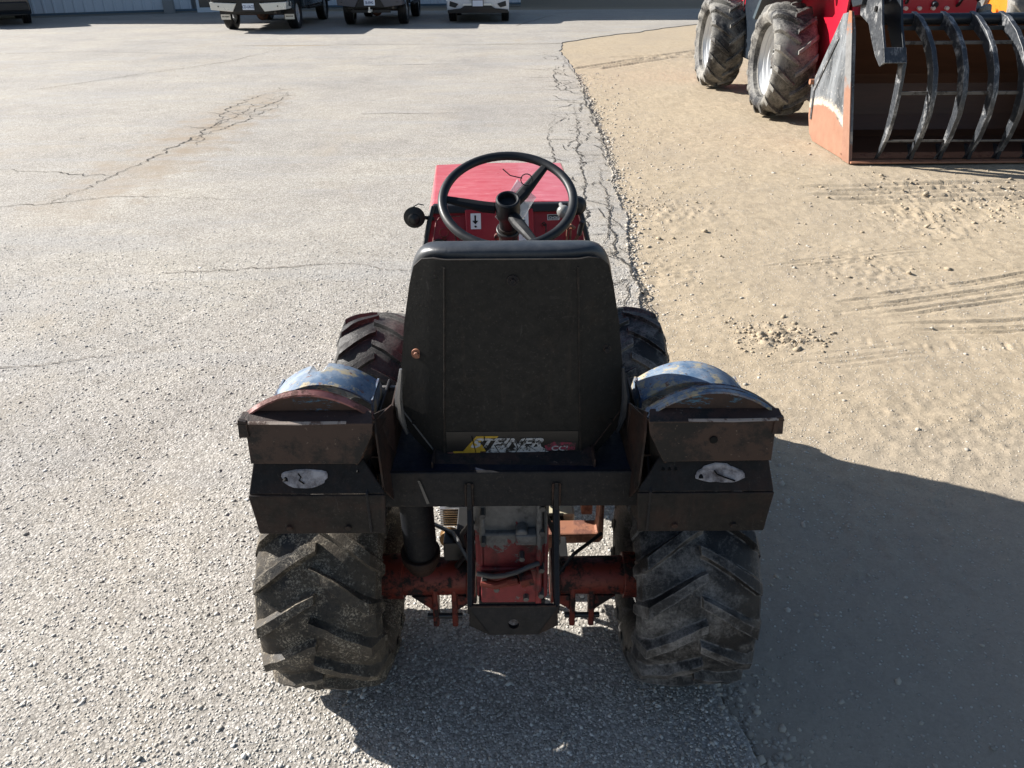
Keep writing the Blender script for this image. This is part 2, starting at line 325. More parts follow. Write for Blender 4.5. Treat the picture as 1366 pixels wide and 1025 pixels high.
# ------------------------------------------------------------------ mesh helpers
def wpos(o):
    p = Vector((0, 0, 0))
    while o is not None:
        p += o.location; o = o.parent
    return p
class MB:
    def __init__(s, xf=None): s.v = []; s.f = []; s.xf = xf; s.g = []
    def add(s, vs, fs):
        b = len(s.v); s.g.append((b, b+len(vs), len(s.f), len(s.f)+len(fs)))
        s.v += [tuple(v) for v in vs]; s.f += [tuple(b+i for i in f) for f in fs]; return s
    def box(s, c, d, rot=None, taper=None):
        x, y, z = (a/2 for a in d); vs = []
        for sz in (-1, 1):
            t = taper if (taper and sz > 0) else (1, 1)
            for sx, sy in ((-1, -1), (1, -1), (1, 1), (-1, 1)): vs.append(Vector((sx*x*t[0], sy*y*t[1], sz*z)))
        if rot: e = Euler([R(a) for a in rot]).to_matrix(); vs = [e @ v for v in vs]
        return s.add([v+Vector(c) for v in vs], [(3, 2, 1, 0), (4, 5, 6, 7), (0, 1, 5, 4), (1, 2, 6, 5), (2, 3, 7, 6), (3, 0, 4, 7)])
    def hull(s, a, b):          # two loops with equal counts
        n = len(a); return s.add(list(a)+list(b), [tuple(range(n))[::-1], tuple(range(n, 2*n))]+[(i, (i+1) % n, n+(i+1) % n, n+i) for i in range(n)])
    def plate(s, pts, off):     # polygon given in 3D, thickened by the vector off
        o = Vector(off); return s.hull([Vector(p) for p in pts], [Vector(p)+o for p in pts])
    def cyl(s, p0, p1, r0, r1=None, n=20):
        r1 = r0 if r1 is None else r1
        p0, p1 = Vector(p0), Vector(p1); q = (p1-p0).to_track_quat('Z', 'Y').to_matrix()
        A = [p0+q @ Vector((r0*math.cos(2*math.pi*i/n), r0*math.sin(2*math.pi*i/n), 0)) for i in range(n)]
        B = [p1+q @ Vector((r1*math.cos(2*math.pi*i/n), r1*math.sin(2*math.pi*i/n), 0)) for i in range(n)]
        return s.hull(A, B)
    def tube(s, pts, r, n=10, closed=False):
        pts = [Vector(p) for p in pts]; m = len(pts); vs = []; rs = r if isinstance(r, (list, tuple)) else [r]*m
        up = Vector((0, 0, 1)); last = None
        for i, p in enumerate(pts):
            a = pts[i-1] if (i > 0 or closed) else p; b = pts[(i+1) % m] if (i < m-1 or closed) else p
            t = (b-a).normalized()
            u = up.cross(t) if last is None else last-t*last.dot(t)
            if u.length < 1e-4: u = Vector((1, 0, 0)).cross(t)
            u.normalize(); last = u; w = t.cross(u)
            for j in range(n):
                g = 2*math.pi*j/n; vs.append(p+(u*math.cos(g)+w*math.sin(g))*rs[i])
        fs = []
        for i in range(m if closed else m-1):
            for j in range(n):
                a = i*n+j; b = i*n+(j+1) % n; c2 = ((i+1) % m)*n
                fs.append((a, b, c2+(j+1) % n, c2+j))
        if not closed: fs += [tuple(range(n))[::-1], tuple((m-1)*n+j for j in range(n))]
        return s.add(vs, fs)
    def lathe(s, prof, c, axis='X', n=32, closed=False):
        c = Vector(c); vs = []; m = len(prof)
        for i in range(n):
            g = 2*math.pi*i/n
            for a, r in prof:
                if axis == 'X': vs.append(c+Vector((a, r*math.cos(g), r*math.sin(g))))
                elif axis == 'Y': vs.append(c+Vector((r*math.cos(g), a, r*math.sin(g))))
                else: vs.append(c+Vector((r*math.cos(g), r*math.sin(g), a)))
        fs = [(i*m+j, ((i+1) % n)*m+j, ((i+1) % n)*m+(j+1) % m, i*m+(j+1) % m) for i in range(n) for j in range(m if closed else m-1)]
        return s.add(vs, fs)
    def pieces(s):
        """pieces that do not touch become objects of their own"""
        bb = []
        for (a, b, c, d) in s.g:
            P_ = np.array([tuple(v) for v in s.v[a:b]]); bb.append((P_.min(0)-.002, P_.max(0)+.002))
        grp = list(range(len(bb)))
        def find(i):
            while grp[i] != i: i = grp[i]
            return i
        for i in range(len(bb)):
            for j in range(i):
                if (bb[i][0] <= bb[j][1]).all() and (bb[j][0] <= bb[i][1]).all(): grp[find(i)] = find(j)
        out = {}
        for i in range(len(bb)): out.setdefault(find(i), []).append(s.g[i])
        if len(out) == 1: return [s]
        res = []
        for gs in out.values():
            m = MB(s.xf)
            for (a, b, c, d) in gs: m.add(s.v[a:b], [tuple(i-a for i in f) for f in s.f[c:d]])
            res.append(m)
        return res
    def build(s, name, mat, parent=None, smooth=False, bevel=0, kind=None, label=None, seg=2, angle=35, subsurf=0):
        ps = s.pieces() if kind != 'stuff' else [s]
        if len(ps) > 1: return [p.build(name, mat, parent, smooth, bevel, kind, label, seg, angle, subsurf) for p in ps][0]
        o0 = wpos(parent) if parent is not None else Vector((0, 0, 0))
        me = bpy.data.meshes.new(name)
        vs = [Vector(v) for v in s.v]
        if s.xf is not None: vs = [s.xf @ v for v in vs]
        me.from_pydata([tuple(v-o0) for v in vs], [], s.f)
        bm_fix(me)
        ob = bpy.data.objects.new(name, me); COL.objects.link(ob)
        if mat is not None: me.materials.append(M[mat] if isinstance(mat, str) else mat)
        if parent is not None: ob.parent = parent
        if smooth:
            me.polygons.foreach_set('use_smooth', [True]*len(me.polygons))
            if angle < 180: me.set_sharp_from_angle(angle=R(angle))
        if bevel:
            b = ob.modifiers.new('bevel', 'BEVEL'); b.width = bevel; b.segments = seg; b.limit_method = 'ANGLE'; b.angle_limit = R(40)
        if subsurf:
            b = ob.modifiers.new('sub', 'SUBSURF'); b.levels = subsurf; b.render_levels = subsurf
        if kind: ob['kind'] = kind
        if label: ob['label'] = label
        return ob
import bmesh
def bm_fix(me):
    bm = bmesh.new(); bm.from_mesh(me); bmesh.ops.recalc_face_normals(bm, faces=bm.faces); bm.to_mesh(me); bm.free()
def raw(name, V, F, mat, parent=None, kind=None, smooth=False):
    """mesh from numpy arrays; F is (n,3) or (n,4)"""
    me = bpy.data.meshes.new(name); V = np.asarray(V, np.float32); F = np.asarray(F, np.int32); n, kk = F.shape
    me.vertices.add(len(V)); me.vertices.foreach_set('co', V.ravel())
    me.loops.add(n*kk); me.loops.foreach_set('vertex_index', F.ravel())
    me.polygons.add(n); me.polygons.foreach_set('loop_start', np.arange(0, n*kk, kk, dtype=np.int32)); me.polygons.foreach_set('loop_total', np.full(n, kk, np.int32))
    me.polygons.foreach_set('use_smooth', np.full(n, bool(smooth)))
    me.update(calc_edges=True); me.validate()
    ob = bpy.data.objects.new(name, me); COL.objects.link(ob); me.materials.append(M[mat])
    if parent is not None: ob.parent = parent
    if kind: ob['kind'] = kind
    return ob
def thing(name, label, cat, loc=(0, 0, 0), group=None, rz=0):
    o = bpy.data.objects.new(name, None); COL.objects.link(o); o.location = loc; o.rotation_euler[2] = rz; o.empty_display_size = .1
    o['label'] = label; o['category'] = cat
    if group: o['group'] = group
    return o
def tag(o, label, cat, group=None):
    o['label'] = label; o['category'] = cat
    if group: o['group'] = group
    return o
def copy_tree(o, parent=None, keep=True):
    c = o.copy(); COL.objects.link(c)
    if parent is not None: c.parent = parent
    for ch in list(o.children): copy_tree(ch, c)
    return c
def text(name, body, size, mat, parent, loc, rot, shear=0, extrude=.0004, align='LEFT', sx=1, bold=0):
    cu = bpy.data.curves.new(name, 'FONT'); cu.body = body; cu.size = size; cu.shear = shear; cu.extrude = extrude; cu.align_x = align; cu.offset = bold
    t = bpy.data.objects.new('tmp', cu); COL.objects.link(t)
    bpy.context.view_layer.update()
    me = bpy.data.meshes.new_from_object(t.evaluated_get(bpy.context.evaluated_depsgraph_get()))
    bpy.data.objects.remove(t); bpy.data.curves.remove(cu)
    o = bpy.data.objects.new(name, me); COL.objects.link(o); me.materials.clear(); me.materials.append(M[mat])
    o.parent = parent; o.location = Vector(loc)-wpos(parent); o.rotation_euler = [R(a) for a in rot]; o.scale = (sx, 1, 1)
    me.name = name
    return o

# ------------------------------------------------------------------ numpy noise for terrain
def vnoise(x, y, seed):
    r = np.random.default_rng(seed).random((257, 257)); r[-1] = r[0]; r[:, -1] = r[:, 0]
    xi = np.floor(x).astype(int); yi = np.floor(y).astype(int); fx = x-xi; fy = y-yi
    fx = fx*fx*(3-2*fx); fy = fy*fy*(3-2*fy); xi %= 256; yi %= 256
    return (r[xi, yi]*(1-fx)+r[xi+1, yi]*fx)*(1-fy)+(r[xi, yi+1]*(1-fx)+r[xi+1, yi+1]*fx)*fy
def fbm(x, y, seed, octs=4, g=.5):
    a = 1; t = 0; s = 0
    for i in range(octs): t = t+a*vnoise(x*2**i, y*2**i, seed+i); s += a; a *= g
    return t/s-.5

# asphalt edge: x as a function of y
EY = [-6, 0, .8, 1.19, 1.42, 2.2, 3.2, 4.24, 5.55, 7.42, 10.2, 14.75, 17.5, 19.0]
EX = [.62, .61, .60, .595, .56, .60, .68, .745, .852, .958, 1.045, 1.13, 1.05, 1.2]
def edge_x(y):
    y = np.asarray(y, float)
    return np.interp(y, EY, EX)+.05*fbm(y*3.1, y*0+3.3, 51, 3)*2+.018*fbm(y*17, y*0+9.3, 61, 3)*2

# ------------------------------------------------------------------ ground
def ground_z(x, y):
    """relief of the dirt lot (metres), zero where far"""
    z = .005*fbm(x*38, y*38, 25, 3, .6)+.020*fbm(x*1.3, y*1.3, 5, 5, .55)+.010*fbm(x*9, y*9, 15, 4, .6)-.010
    # long scrape marks and tyre ribs
    for (x0, y0, x1, y1, n, sp, w, a, sd) in ((2.0, 3.86, 3.6, 4.35, 6, .060, .011, .010, 1), (2.1, 3.66, 3.7, 3.80, 4, .055, .010, .010, 2), (1.7, 4.6, 2.9, 4.95, 4, .05, .010, .005, 3), (1.4, 3.25, 2.2, 3.42, 4, .05, .009, .005, 4),
                                              (2.2, 16.0, 9, 17.5, 3, .25, .05, .03, 5), (1.5, 14.5, 4.5, 17.6, 3, .2, .05, .025, 6), (2.6, 6.1, 6, 6.35, 5, .13, .03, .02, 7)):
        L = math.hypot(x1-x0, y1-y0); ux, uy = (x1-x0)/L, (y1-y0)/L
        s = (x-x0)*ux+(y-y0)*uy; t = -(x-x0)*uy+(y-y0)*ux+.04*fbm(s*2.2, s*0+sd, 80+sd, 2)
        for i in range(n):
            d = t-i*sp*(1+.15*math.sin(i*3+sd)); cut = np.exp(-(d/w)**2)
            on = np.clip((s+.15*((i*7) % 5-2)/2)*6, 0, 1)*np.clip((L-s)*4, 0, 1)*(.35+1.3*np.clip(fbm(s*3, s*0+i*3.7+sd, 90, 2)+.5, 0, 1))
            z = z-cut*a*on+np.exp(-((d-w*1.6)/w)**2)*a*.5*on
    # cleat prints
    for (x0, y0, x1, y1, n, hw, a) in ((1.50, 3.70, 2.10, 3.50, 8, .055, .012), (2.16, 3.54, 2.62, 3.50, 6, .065, .016), (2.62, 3.52, 3.3, 3.56, 7, .06, .010)):
        for i in range(n):
            f = i/(n-1); px = x0+(x1-x0)*f; py = y0+(y1-y0)*f
            dx = x-px-.25*(y-py); dy = y-py
            m = np.exp(-(dx/.011)**2)*np.clip((hw-np.abs(dy))/.02, 0, 1)
            wk = np.clip(.55+2.2*fbm(x*14, y*14, 120+i, 3), 0, 1.1)*(.25+.75*((i*37) % 10)/10); z = z-m*a*wk*.8+np.exp(-((dx-.02)/.011)**2)*np.clip((hw-np.abs(dy))/.02, 0, 1)*a*.35*wk
    # clods
    for (cx, cy, rr, a) in ((1.40, 3.66, .20, .022), (2.3, 4.6, .5, .010), (3.1, 5.6, .55, .014), (1.0, 4.6, .3, .01), (1.3, 5.9, .5, .012), (3.6, 6.3, .9, .013), (1.9, 2.7, .5, .007), (1.35, 2.05, .5, .008)):
        d = np.hypot(x-cx, y-cy)/rr; z = z+np.clip(1-d*d, 0, 1)*a*np.clip(fbm(x*26, y*26, 33, 3, .6)*3, -.3, 1)
    return z
def grid_sheet(name, xs, ys, zf, mat):
    gx, gy = np.meshgrid(xs, ys, indexing='ij'); gz = zf(gx, gy)
    V = np.stack([gx, gy, gz], -1).reshape(-1, 3); nx, ny = len(xs), len(ys)
    i = np.arange(nx-1)[:, None]*ny+np.arange(ny-1)[None, :]
    F = np.stack([i, i+ny, i+ny+1, i+1], -1).reshape(-1, 4)
    return raw(name, V, F, mat, None, 'structure', True)
xs = np.concatenate([[-400, -120, -40, -12, -3, -.5, .2], np.arange(.40, 4.2, .013), np.arange(4.2, 9, .05), np.arange(9, 20, .5), [24, 40, 90, 200, 500]])
ys = np.concatenate([[-200, -50, -8, -1, .3], np.arange(.8, 5.2, .013), np.arange(5.2, 9, .03), np.arange(9, 20, .07), np.arange(20, 40, .5), [45, 60, 100, 200, 400, 900]])
def zf(x, y):
    z = ground_z(x, y); fade = np.clip((24-x)/10, 0, 1)*np.clip((36-y)/14, 0, 1)*np.clip((y+1), 0, 1)*np.clip((x-.1)*4, 0, 1)
    z = np.maximum(z, -.030+0*x)
    lo = np.clip((edge_x(y)+.012-x)/.02, 0, 1)      # stays below the asphalt sheet
    return np.minimum(z*fade-.003, .012)*(1-lo)-.030*lo
dirt = grid_sheet('dirt_lot', xs, ys, lambda x, y: zf(x, y)*np.clip((18.9-y)/1.5, 0, 1)-.012*np.clip((y-17.4)/1.5, 0, 1)*np.clip((x+1)*3, 0, 1), 'dirt')

# asphalt sheet with a broken edge: rows in y, columns from the far left to the edge
ysa = np.concatenate([[-8, -2, .3], np.arange(.8, 8, .02), np.arange(8, 19, .08), [19.0]])
cols = np.concatenate([[-120, -60, -30, -15, -8], np.arange(-5, -.5, .1), np.arange(-.5, 0, .05)])
V = []; nc = len(cols)+14
ex = edge_x(ysa)
for j, y in enumerate(ysa):
    row = list(cols)+[ex[j]*t for t in np.linspace(.02, .985, 12)]+[ex[j], ex[j]+.012]
    row = np.array(row)
    z = .012*fbm(row*.8+50, row*0+y*.8+20, 71, 3)*2*np.clip(12-abs(row), 0, 1)+.003
    fallin = np.clip((row-ex[j]+.25)/.25, 0, 1)
    z = np.maximum(z-.004*fallin, -.002)
    z[-1] = -.022
    V.append(np.stack([row, row*0+y, z], -1))
V = np.concatenate(V); i = np.arange(len(ysa)-1)[:, None]*nc+np.arange(nc-1)[None, :]
F = np.stack([i, i+1, i+nc+1, i+nc], -1).reshape(-1, 4)
asphalt = raw('asphalt_lot', V, F, 'asphalt', None, 'structure', True)
# far part of the asphalt, widening to the right
fy = np.arange(19.0, 31.6, .25); fe = np.interp(fy, [19, 20, 22.1, 24.4, 27, 31.5], [1.2, 1.7, 3.34, 5.4, 9, 16])+.35*fbm(fy*1.1, fy*0, 77, 3)*2
fe[0] = ex[-1]
V = np.stack([np.concatenate([fy*0-120, fy*0-1, fe, fe+.01]), np.tile(fy, 4), np.concatenate([fy*0+.003, fy*0+.003, fy*0+.003, fy*0-.020])], -1); n = len(fy)
F = [(c*n+q, (c+1)*n+q, (c+1)*n+q+1, c*n+q+1) for c in range(3) for q in range(n-1)]
raw('asphalt_road', V, F, 'asphalt', None, 'structure')

def crack_ribbon(V, F, pts, w0, w1, z=.0075):
    pts = np.array(pts); d = np.gradient(pts, axis=0); nrm = np.stack([-d[:, 1], d[:, 0]], 1); nrm /= np.linalg.norm(nrm, axis=1)[:, None]+1e-9
    n = len(pts); w = np.interp(np.arange(n), [0, n*.4, n-1], [w0, w1, w0*.25])*rng.uniform(.35, 1.5, n)*.5
    zz = .012*fbm(pts[:, 0]*.8+50, pts[:, 1]*.8+20, 71, 3)*2+z
    b = len(V)
    for q in range(n):
        V.append((*(pts[q]+nrm[q]*w[q]), zz[q])); V.append((*(pts[q]-nrm[q]*w[q]), zz[q]))
    for q in range(n-1): F.append((b+2*q, b+2*q+1, b+2*q+3, b+2*q+2))
def wander(p, ang, length, step=.025, turn=.5, bias=None):
    pts = [p]; a = ang
    for _ in range(int(length/step)):
        a += rng.normal(0, turn); a += (ang-a)*.25
        s = step*rng.uniform(.6, 1.4); p = (p[0]+math.cos(a)*s, p[1]+math.sin(a)*s); pts.append(p)
    return pts
def thread(way, step=.03, jit=.35):
    """crack through way points with jagged detail"""
    out = []
    for (a, b) in zip(way[:-1], way[1:]):
        L = math.hypot(b[0]-a[0], b[1]-a[1]); n = max(2, int(L/step)); ph = 0; off = 0
        for q in range(n):
            t = q/n; off = off*.8+rng.normal(0, step*jit); o = off*math.sin(math.pi*t)**.5 if t > 0 else 0
            out.append((a[0]+(b[0]-a[0])*t-(b[1]-a[1])/L*o, a[1]+(b[1]-a[1])*t+(b[0]-a[0])/L*o))
    out.append(way[-1]); return out
V, F = [], []; V2, F2 = [], []
ways = [[(.42, 2.9), (.50, 3.3), (.62, 3.75), (.55, 4.3), (.50, 4.9), (.56, 5.5), (.60, 6.2), (.66, 7.0), (.70, 8.2), (.80, 9.6), (.86, 11)],
        [(.78, 3.9), (.76, 4.6), (.70, 5.1), (.74, 5.7), (.80, 6.4), (.83, 7.4)], [(.30, 5.3), (.40, 6.0), (.36, 6.8), (.44, 7.6), (.40, 8.6), (.55, 9.8)],
        [(.93, 7.6), (1.0, 9.2), (1.03, 11), (1.10, 13), (1.06, 15.2), (1.0, 17)], [(.75, 12), (.72, 13.5), (.84, 15)], [(.36, 3.35), (.46, 3.5), (.60, 3.6)]]
for wv in ways:
    p = thread(wv, .02, .55); crack_ribbon(V, F, p, .009, .015+.004*(wv[0][1] > 7))
    for q in range(10, len(p)-5, 22):
        if rng.random() < .75:
            c_ = wander(p[q], rng.choice([0, math.pi])+rng.normal(0, .5), rng.uniform(.08, .5), .02, .45)
            c_ = [a for a in c_ if a[0] < float(edge_x(a[1]))-.01]
            if len(c_) > 4: crack_ribbon(V, F, c_, .006, .006)
for q in range(150):
    y_ = 2.6+14*rng.random()**1.3; x_ = float(edge_x(y_))-.03-abs(rng.normal(0, .22))
    c_ = wander((x_, y_), rng.choice([math.pi/2, -math.pi/2, 0, math.pi], p=[.35, .25, .2, .2])+rng.normal(0, .5), rng.uniform(.08, .30+.025*y_), .022, .22)
    c_ = [a for a in c_ if a[0] < float(edge_x(a[1]))-.01]
    if len(c_) > 4: crack_ribbon(V, F, c_, .004+.0006*y_, .005+.0007*y_)
# left alligator crack
lw = [[(-3.75, 6.2), (-3.66, 7.1), (-3.50, 8.6), (-3.53, 9.6), (-3.33, 11.6), (-3.13, 12.2)], [(-3.50, 8.6), (-3.30, 9.6), (-3.15, 10.6), (-2.95, 11.6)], [(-3.53, 9.6), (-3.75, 10.6), (-3.6, 11.8), (-3.3, 12.5)], [(-3.66, 7.1), (-4.2, 7.25), (-4.9, 7.35)], [(-3.4, 10.2), (-3.2, 11.3), (-3.3, 12.2)]]
for wv in lw:
    p = thread(wv, .035, .6); crack_ribbon(V, F, p, .005, .015)
    for q in range(6, len(p)-5, 9):
        if p[q][1] > 8.4 and rng.random() < .8: crack_ribbon(V, F, wander(p[q], rng.choice([0, math.pi])+rng.normal(0, .6), rng.uniform(.15, .6), .03, .4), .007, .008)
for wv in ([(-7.2, 12.5), (-5.4, 16), (-4.9, 19)], [(-1.9, 10.2), (-1.2, 10.15), (-.3, 10.3)], [(-4, 19.2), (0, 18.8), (1.2, 18.9)], [(-3.2, 3.2), (-2.3, 3.35), (-1.7, 3.6)], [(-2.6, 15.2), (-.5, 15.3)], [(.2, 24.2), (1.8, 29.8)], [(-14, 17), (-9, 18), (-6.2, 17.2)], [(-2.2, 4.6), (-1.1, 4.75), (-.2, 4.5)], [(-4.8, 5.9), (-3.3, 6.4), (-2.0, 6.2)]):
    crack_ribbon(V2, F2, thread(wv, .03, .45), .0025+.0010*wv[0][1], .003+.0012*wv[0][1])
raw('crack', V, F, 'crack_dark', asphalt, 'stuff'); raw('fine_crack', V2, F2, 'crack_soft', asphalt, 'stuff')

# pebbles ------------------------------------------------------------
def stones(name, P, size, mat, kind='stuff', flat=.6, zoff=.2, parent=None, seed=1, elong=.35):
    """every stone a squashed 14-face lump with its own proportions and turn"""
    g = np.random.default_rng(seed); n = len(P)
    base = np.array([(0, 0, 1), (1, 0, .25), (.31, .95, .2), (-.81, .59, .3), (-.81, -.59, .15), (.31, -.95, .28), (.6, .4, -.7), (-.55, .5, -.7), (0, -.75, -.7)], float)
    fc = np.array([(0, 1, 2), (0, 2, 3), (0, 3, 4), (0, 4, 5), (0, 5, 1), (1, 6, 2), (2, 6, 7), (2, 7, 3), (3, 7, 4), (4, 7, 8), (4, 8, 5), (5, 8, 1), (1, 8, 6)])
    v = base[None]*(1+g.uniform(-.28, .28, (n, 9, 1)))+g.uniform(-.12, .12, (n, 9, 3))
    sc = np.stack([1+g.uniform(-elong, elong, n), 1+g.uniform(-elong, elong, n), flat*(1+g.uniform(-.4, .4, n))], -1)
    v = v*sc[:, None]*size[:, None, None]
    tx = g.normal(0, .25, n); v[:, :, 2] += v[:, :, 0]*tx[:, None]
    a = g.uniform(0, 6.283, n); ca, sa = np.cos(a)[:, None], np.sin(a)[:, None]
    x = v[:, :, 0]*ca-v[:, :, 1]*sa; y = v[:, :, 0]*sa+v[:, :, 1]*ca; v[:, :, 0], v[:, :, 1] = x, y
    v += P[:, None]; v[:, :, 2] += (size*zoff)[:, None]
    F = (fc[None]+np.arange(n)[:, None, None]*9).reshape(-1, 3)
    return raw(name, v.reshape(-1, 3), F, mat, parent, kind, True)
def asph_z(x, y): return .012*fbm(x*.8+50, y*.8+20, 71, 3)*2+.003
# aggregate standing proud of the worn asphalt
n = 150000
d = .8+6.4*rng.random(n)**1.7; x = np.clip(rng.normal(0, .52, n), -1.3, 1.3)*(d+.75); y = d
k_ = (x < edge_x(y)-.01); x, y = x[k_], y[k_]
sz = np.clip(rng.lognormal(math.log(.0027), .38, len(x)), .0018, .0085)*(1+.06*np.clip(y-1.5, 0, 4))*np.clip((7.3-y)/3, .25, 1)
stones('asphalt_aggregate', np.stack([x, y, asph_z(x, y)], -1), sz, 'aggregate', flat=.55, zoff=.08, parent=asphalt, seed=3)
# loose stones on the dirt
def dz(x, y): return np.minimum(ground_z(x, y)-.006, .01)
n = 16000; d = .85+9*rng.random(n)**1.7; y = d; x = edge_x(y)+.02+rng.random(n)*(d*.75+.9); k_ = x < .78*(d+.75); x, y = x[k_], y[k_]
sz = np.clip(rng.lognormal(math.log(.0024), .5, len(x)), .0012, .014)*(1+.10*np.clip(y-1.5, 0, 6))
stones('loose_gravel', np.stack([x, y, dz(x, y)], -1), sz, 'stone', flat=.7, zoff=.25, parent=dirt, seed=4)
# crumbled band along the asphalt edge
n = 9000; y = .85+13*rng.random(n)**1.5; x = edge_x(y)+np.abs(rng.normal(0, .05, n))*(.5+fbm(y*2, y*0, 44, 2)+.5)-.006
sz = np.clip(rng.lognormal(math.log(.0042), .5, n), .0018, .015)*(1+.07*np.clip(y-1.5, 0, 9))
stones('edge_rubble', np.stack([x, y, np.where(x < edge_x(y), 0, dz(x, y))], -1), sz, 'stone', flat=.7, zoff=.3, parent=dirt, seed=5)
n = 5200; y = 1.0+13*rng.random(n)**1.4; x = edge_x(y)+np.abs(rng.normal(0, .35, n)); sz = np.clip(rng.lognormal(math.log(.0030), .5, n), .0012, .012)*(1+.08*np.clip(y-1.5, 0, 9))
stones('scattered_grit', np.stack([x, y, dz(x, y)], -1), sz, 'stone', flat=.7, zoff=.2, parent=dirt, seed=8)
# clod patches
cp = [(1.40, 3.66, .15, 420, .0055), (2.3, 4.6, .3, 120, .005), (3.1, 5.6, .4, 160, .006), (3.9, 6.4, .8, 260, .008), (1.2, 5.2, .35, 160, .005), (1.02, 6.1, .3, 200, .006), (4.2, 5.9, .5, 160, .008)]
x = np.concatenate([rng.normal(a, r, n) for a, b, r, n, s in cp]); y = np.concatenate([rng.normal(b, r*.7, n) for a, b, r, n, s in cp])
sz = np.concatenate([np.clip(rng.lognormal(math.log(s), .5, n), .003, .026) for a, b, r, n, s in cp])
stones('clods', np.stack([x, y, dz(x, y)], -1), sz, 'dirt', flat=.75, zoff=.3, parent=dirt, seed=6)
# ================================================================== compact tractor
def tyre_mb(cx, cy, r, w, rim, n, lh, sgn=1, drop=.30, bw=.036, xf=None, seed=1, shoulder=.03, phase=0, side=.8):
    """carcass of revolution plus staggered chevron lugs moulded on it; axis along X.
    sgn=+1: lugs fall towards the shoulders on the side that faces -Y; -1: they rise"""
    g = random.Random(seed); hw = w/2; c = Vector((cx, cy, r)); rc = r-lh
    prof = [(-hw*.62, rim-.012), (-hw*.66, rim+.008), (-hw*.84, rim+.02), (-hw*.97, rim+(rc-rim)*.38), (-hw, rim+(rc-rim)*.55), (-hw*.985, rc-shoulder-.018), (-hw*.93, rc-shoulder), (-hw*.78, rc-shoulder*.45), (-hw*.4, rc-shoulder*.08), (0, rc)]
    prof = prof+[(-a, b) for a, b in prof[:-1][::-1]]
    m = MB(xf); m.lathe(prof, c, 'X', 72)
    def rad(x):
        t = abs(x)/hw
        return rc-shoulder*(t**2.6)*1.0 if t < .93 else rc-shoulder-(t-.93)/.07*.02
    K = 9
    for s in (-1, 1):
        for i in range(n):
            a0 = 2*math.pi*(i+(.5 if s > 0 else 0)+phase)/n; vs = []
            for q in range(K):
                t = q/(K-1); x = s*(-.02*w+t*(hw*1.0+.02*w)); tt = max(0, t)
                a = a0-sgn*drop*(tt**1.15)
                last = t > .97
                wid = bw*(.72+.5*t)*(1+g.uniform(-.06, .06)); h = lh*(.85+.2*t)*(1+g.uniform(-.12, .1))
                rr = rad(x)
                if last: x = s*hw*1.012; rr = rad(x)-.01; h = lh*.75
                for k, (da, hh) in enumerate(((-wid*.5, -.004), (-wid*.30, h), (wid*.30, h), (wid*.5, -.004))):
                    aa = a+da/r; R_ = rr+hh
                    vs.append(c+Vector((x, -R_*math.cos(aa), R_*math.sin(aa))))
            # run down the side wall
            for (t2, hx) in ((.45, 1.02), (side, 1.0)):
                a = a0-sgn*(drop+.05*t2); wid = bw*(1.2-.3*t2)
                for k, da in enumerate((-wid*.5, -wid*.28, wid*.28, wid*.5)):
                    R_ = rc-shoulder-.018-(rc-shoulder-rim)*.30*t2; x = s*hw*(1.0 if k in (0, 3) else (1.02 if t2 < .6 else .995)); aa = a+da/r
                    vs.append(c+Vector((x+s*(.004 if k in (1, 2) and t2 < .6 else 0), -R_*math.cos(aa), R_*math.sin(aa))))
            fs = []
            for q in range(K+1):
                for k in range(3): fs.append((4*q+k, 4*q+k+1, 4*q+k+5, 4*q+k+4))
            fs += [(0, 1, 2, 3), tuple(4*(K+1)+k for k in (3, 2, 1, 0))]
            m.add(vs, fs)
    return m
def rim_mb(cx, cy, r, w, rim, xf=None, out=1, hub=.05, dish=.35):
    m = MB(xf); hw = w*.31; c = (cx, cy, r)
    pr = [(-hw*1.02, rim+.006), (-hw*1.02, rim-.004), (-hw*.9, rim-.012), (-hw*.55, rim-.028), (-hw*.1, rim-.05), (hw*.3, rim-.05), (hw*.6, rim-.028), (hw*.9, rim-.012), (hw*1.02, rim-.004), (hw*1.02, rim+.006), (hw*.8, rim+.0), (hw*.4, rim-.036), (-hw*.2, rim-.038), (-hw*.7, rim-.01)]
    m.lathe(pr, c, 'X', 48, closed=True)
    d = out*hw*dish
    m.lathe([(d-.004, .0), (d-.004, hub), (d+out*.02-.004, rim*.55), (d-.004, rim-.048), (d+.004, rim-.048), (d+out*.02+.004, rim*.55), (d+.004, hub), (d+.004, 0)], c, 'X', 36)
    m.cyl((cx+d-out*.02, cy, r), (cx+d+out*.05, cy, r), hub*.8, hub*.7, 20)
    for i in range(6):
        a = i*math.pi/3; p = Vector((cx+d, cy+math.cos(a)*hub*1.35, r+math.sin(a)*hub*1.35)); m.cyl(p-Vector((.012, 0, 0)), p+Vector((.016, 0, 0)), .009, n=6)
    return m

T = thing('compact_tractor', 'old red compact tractor with black seat, rusty fenders and muddy lugged tyres, seen from behind', 'tractor', (0, 1.58, 0))
YA = 1.58; RT = .288
PIV = Vector((0, 2.05, 0))
FX = Matrix.Translation(PIV) @ Matrix.Rotation(R(2.6), 4, 'Z') @ Matrix.Translation(-PIV)     # front half, steered slightly left

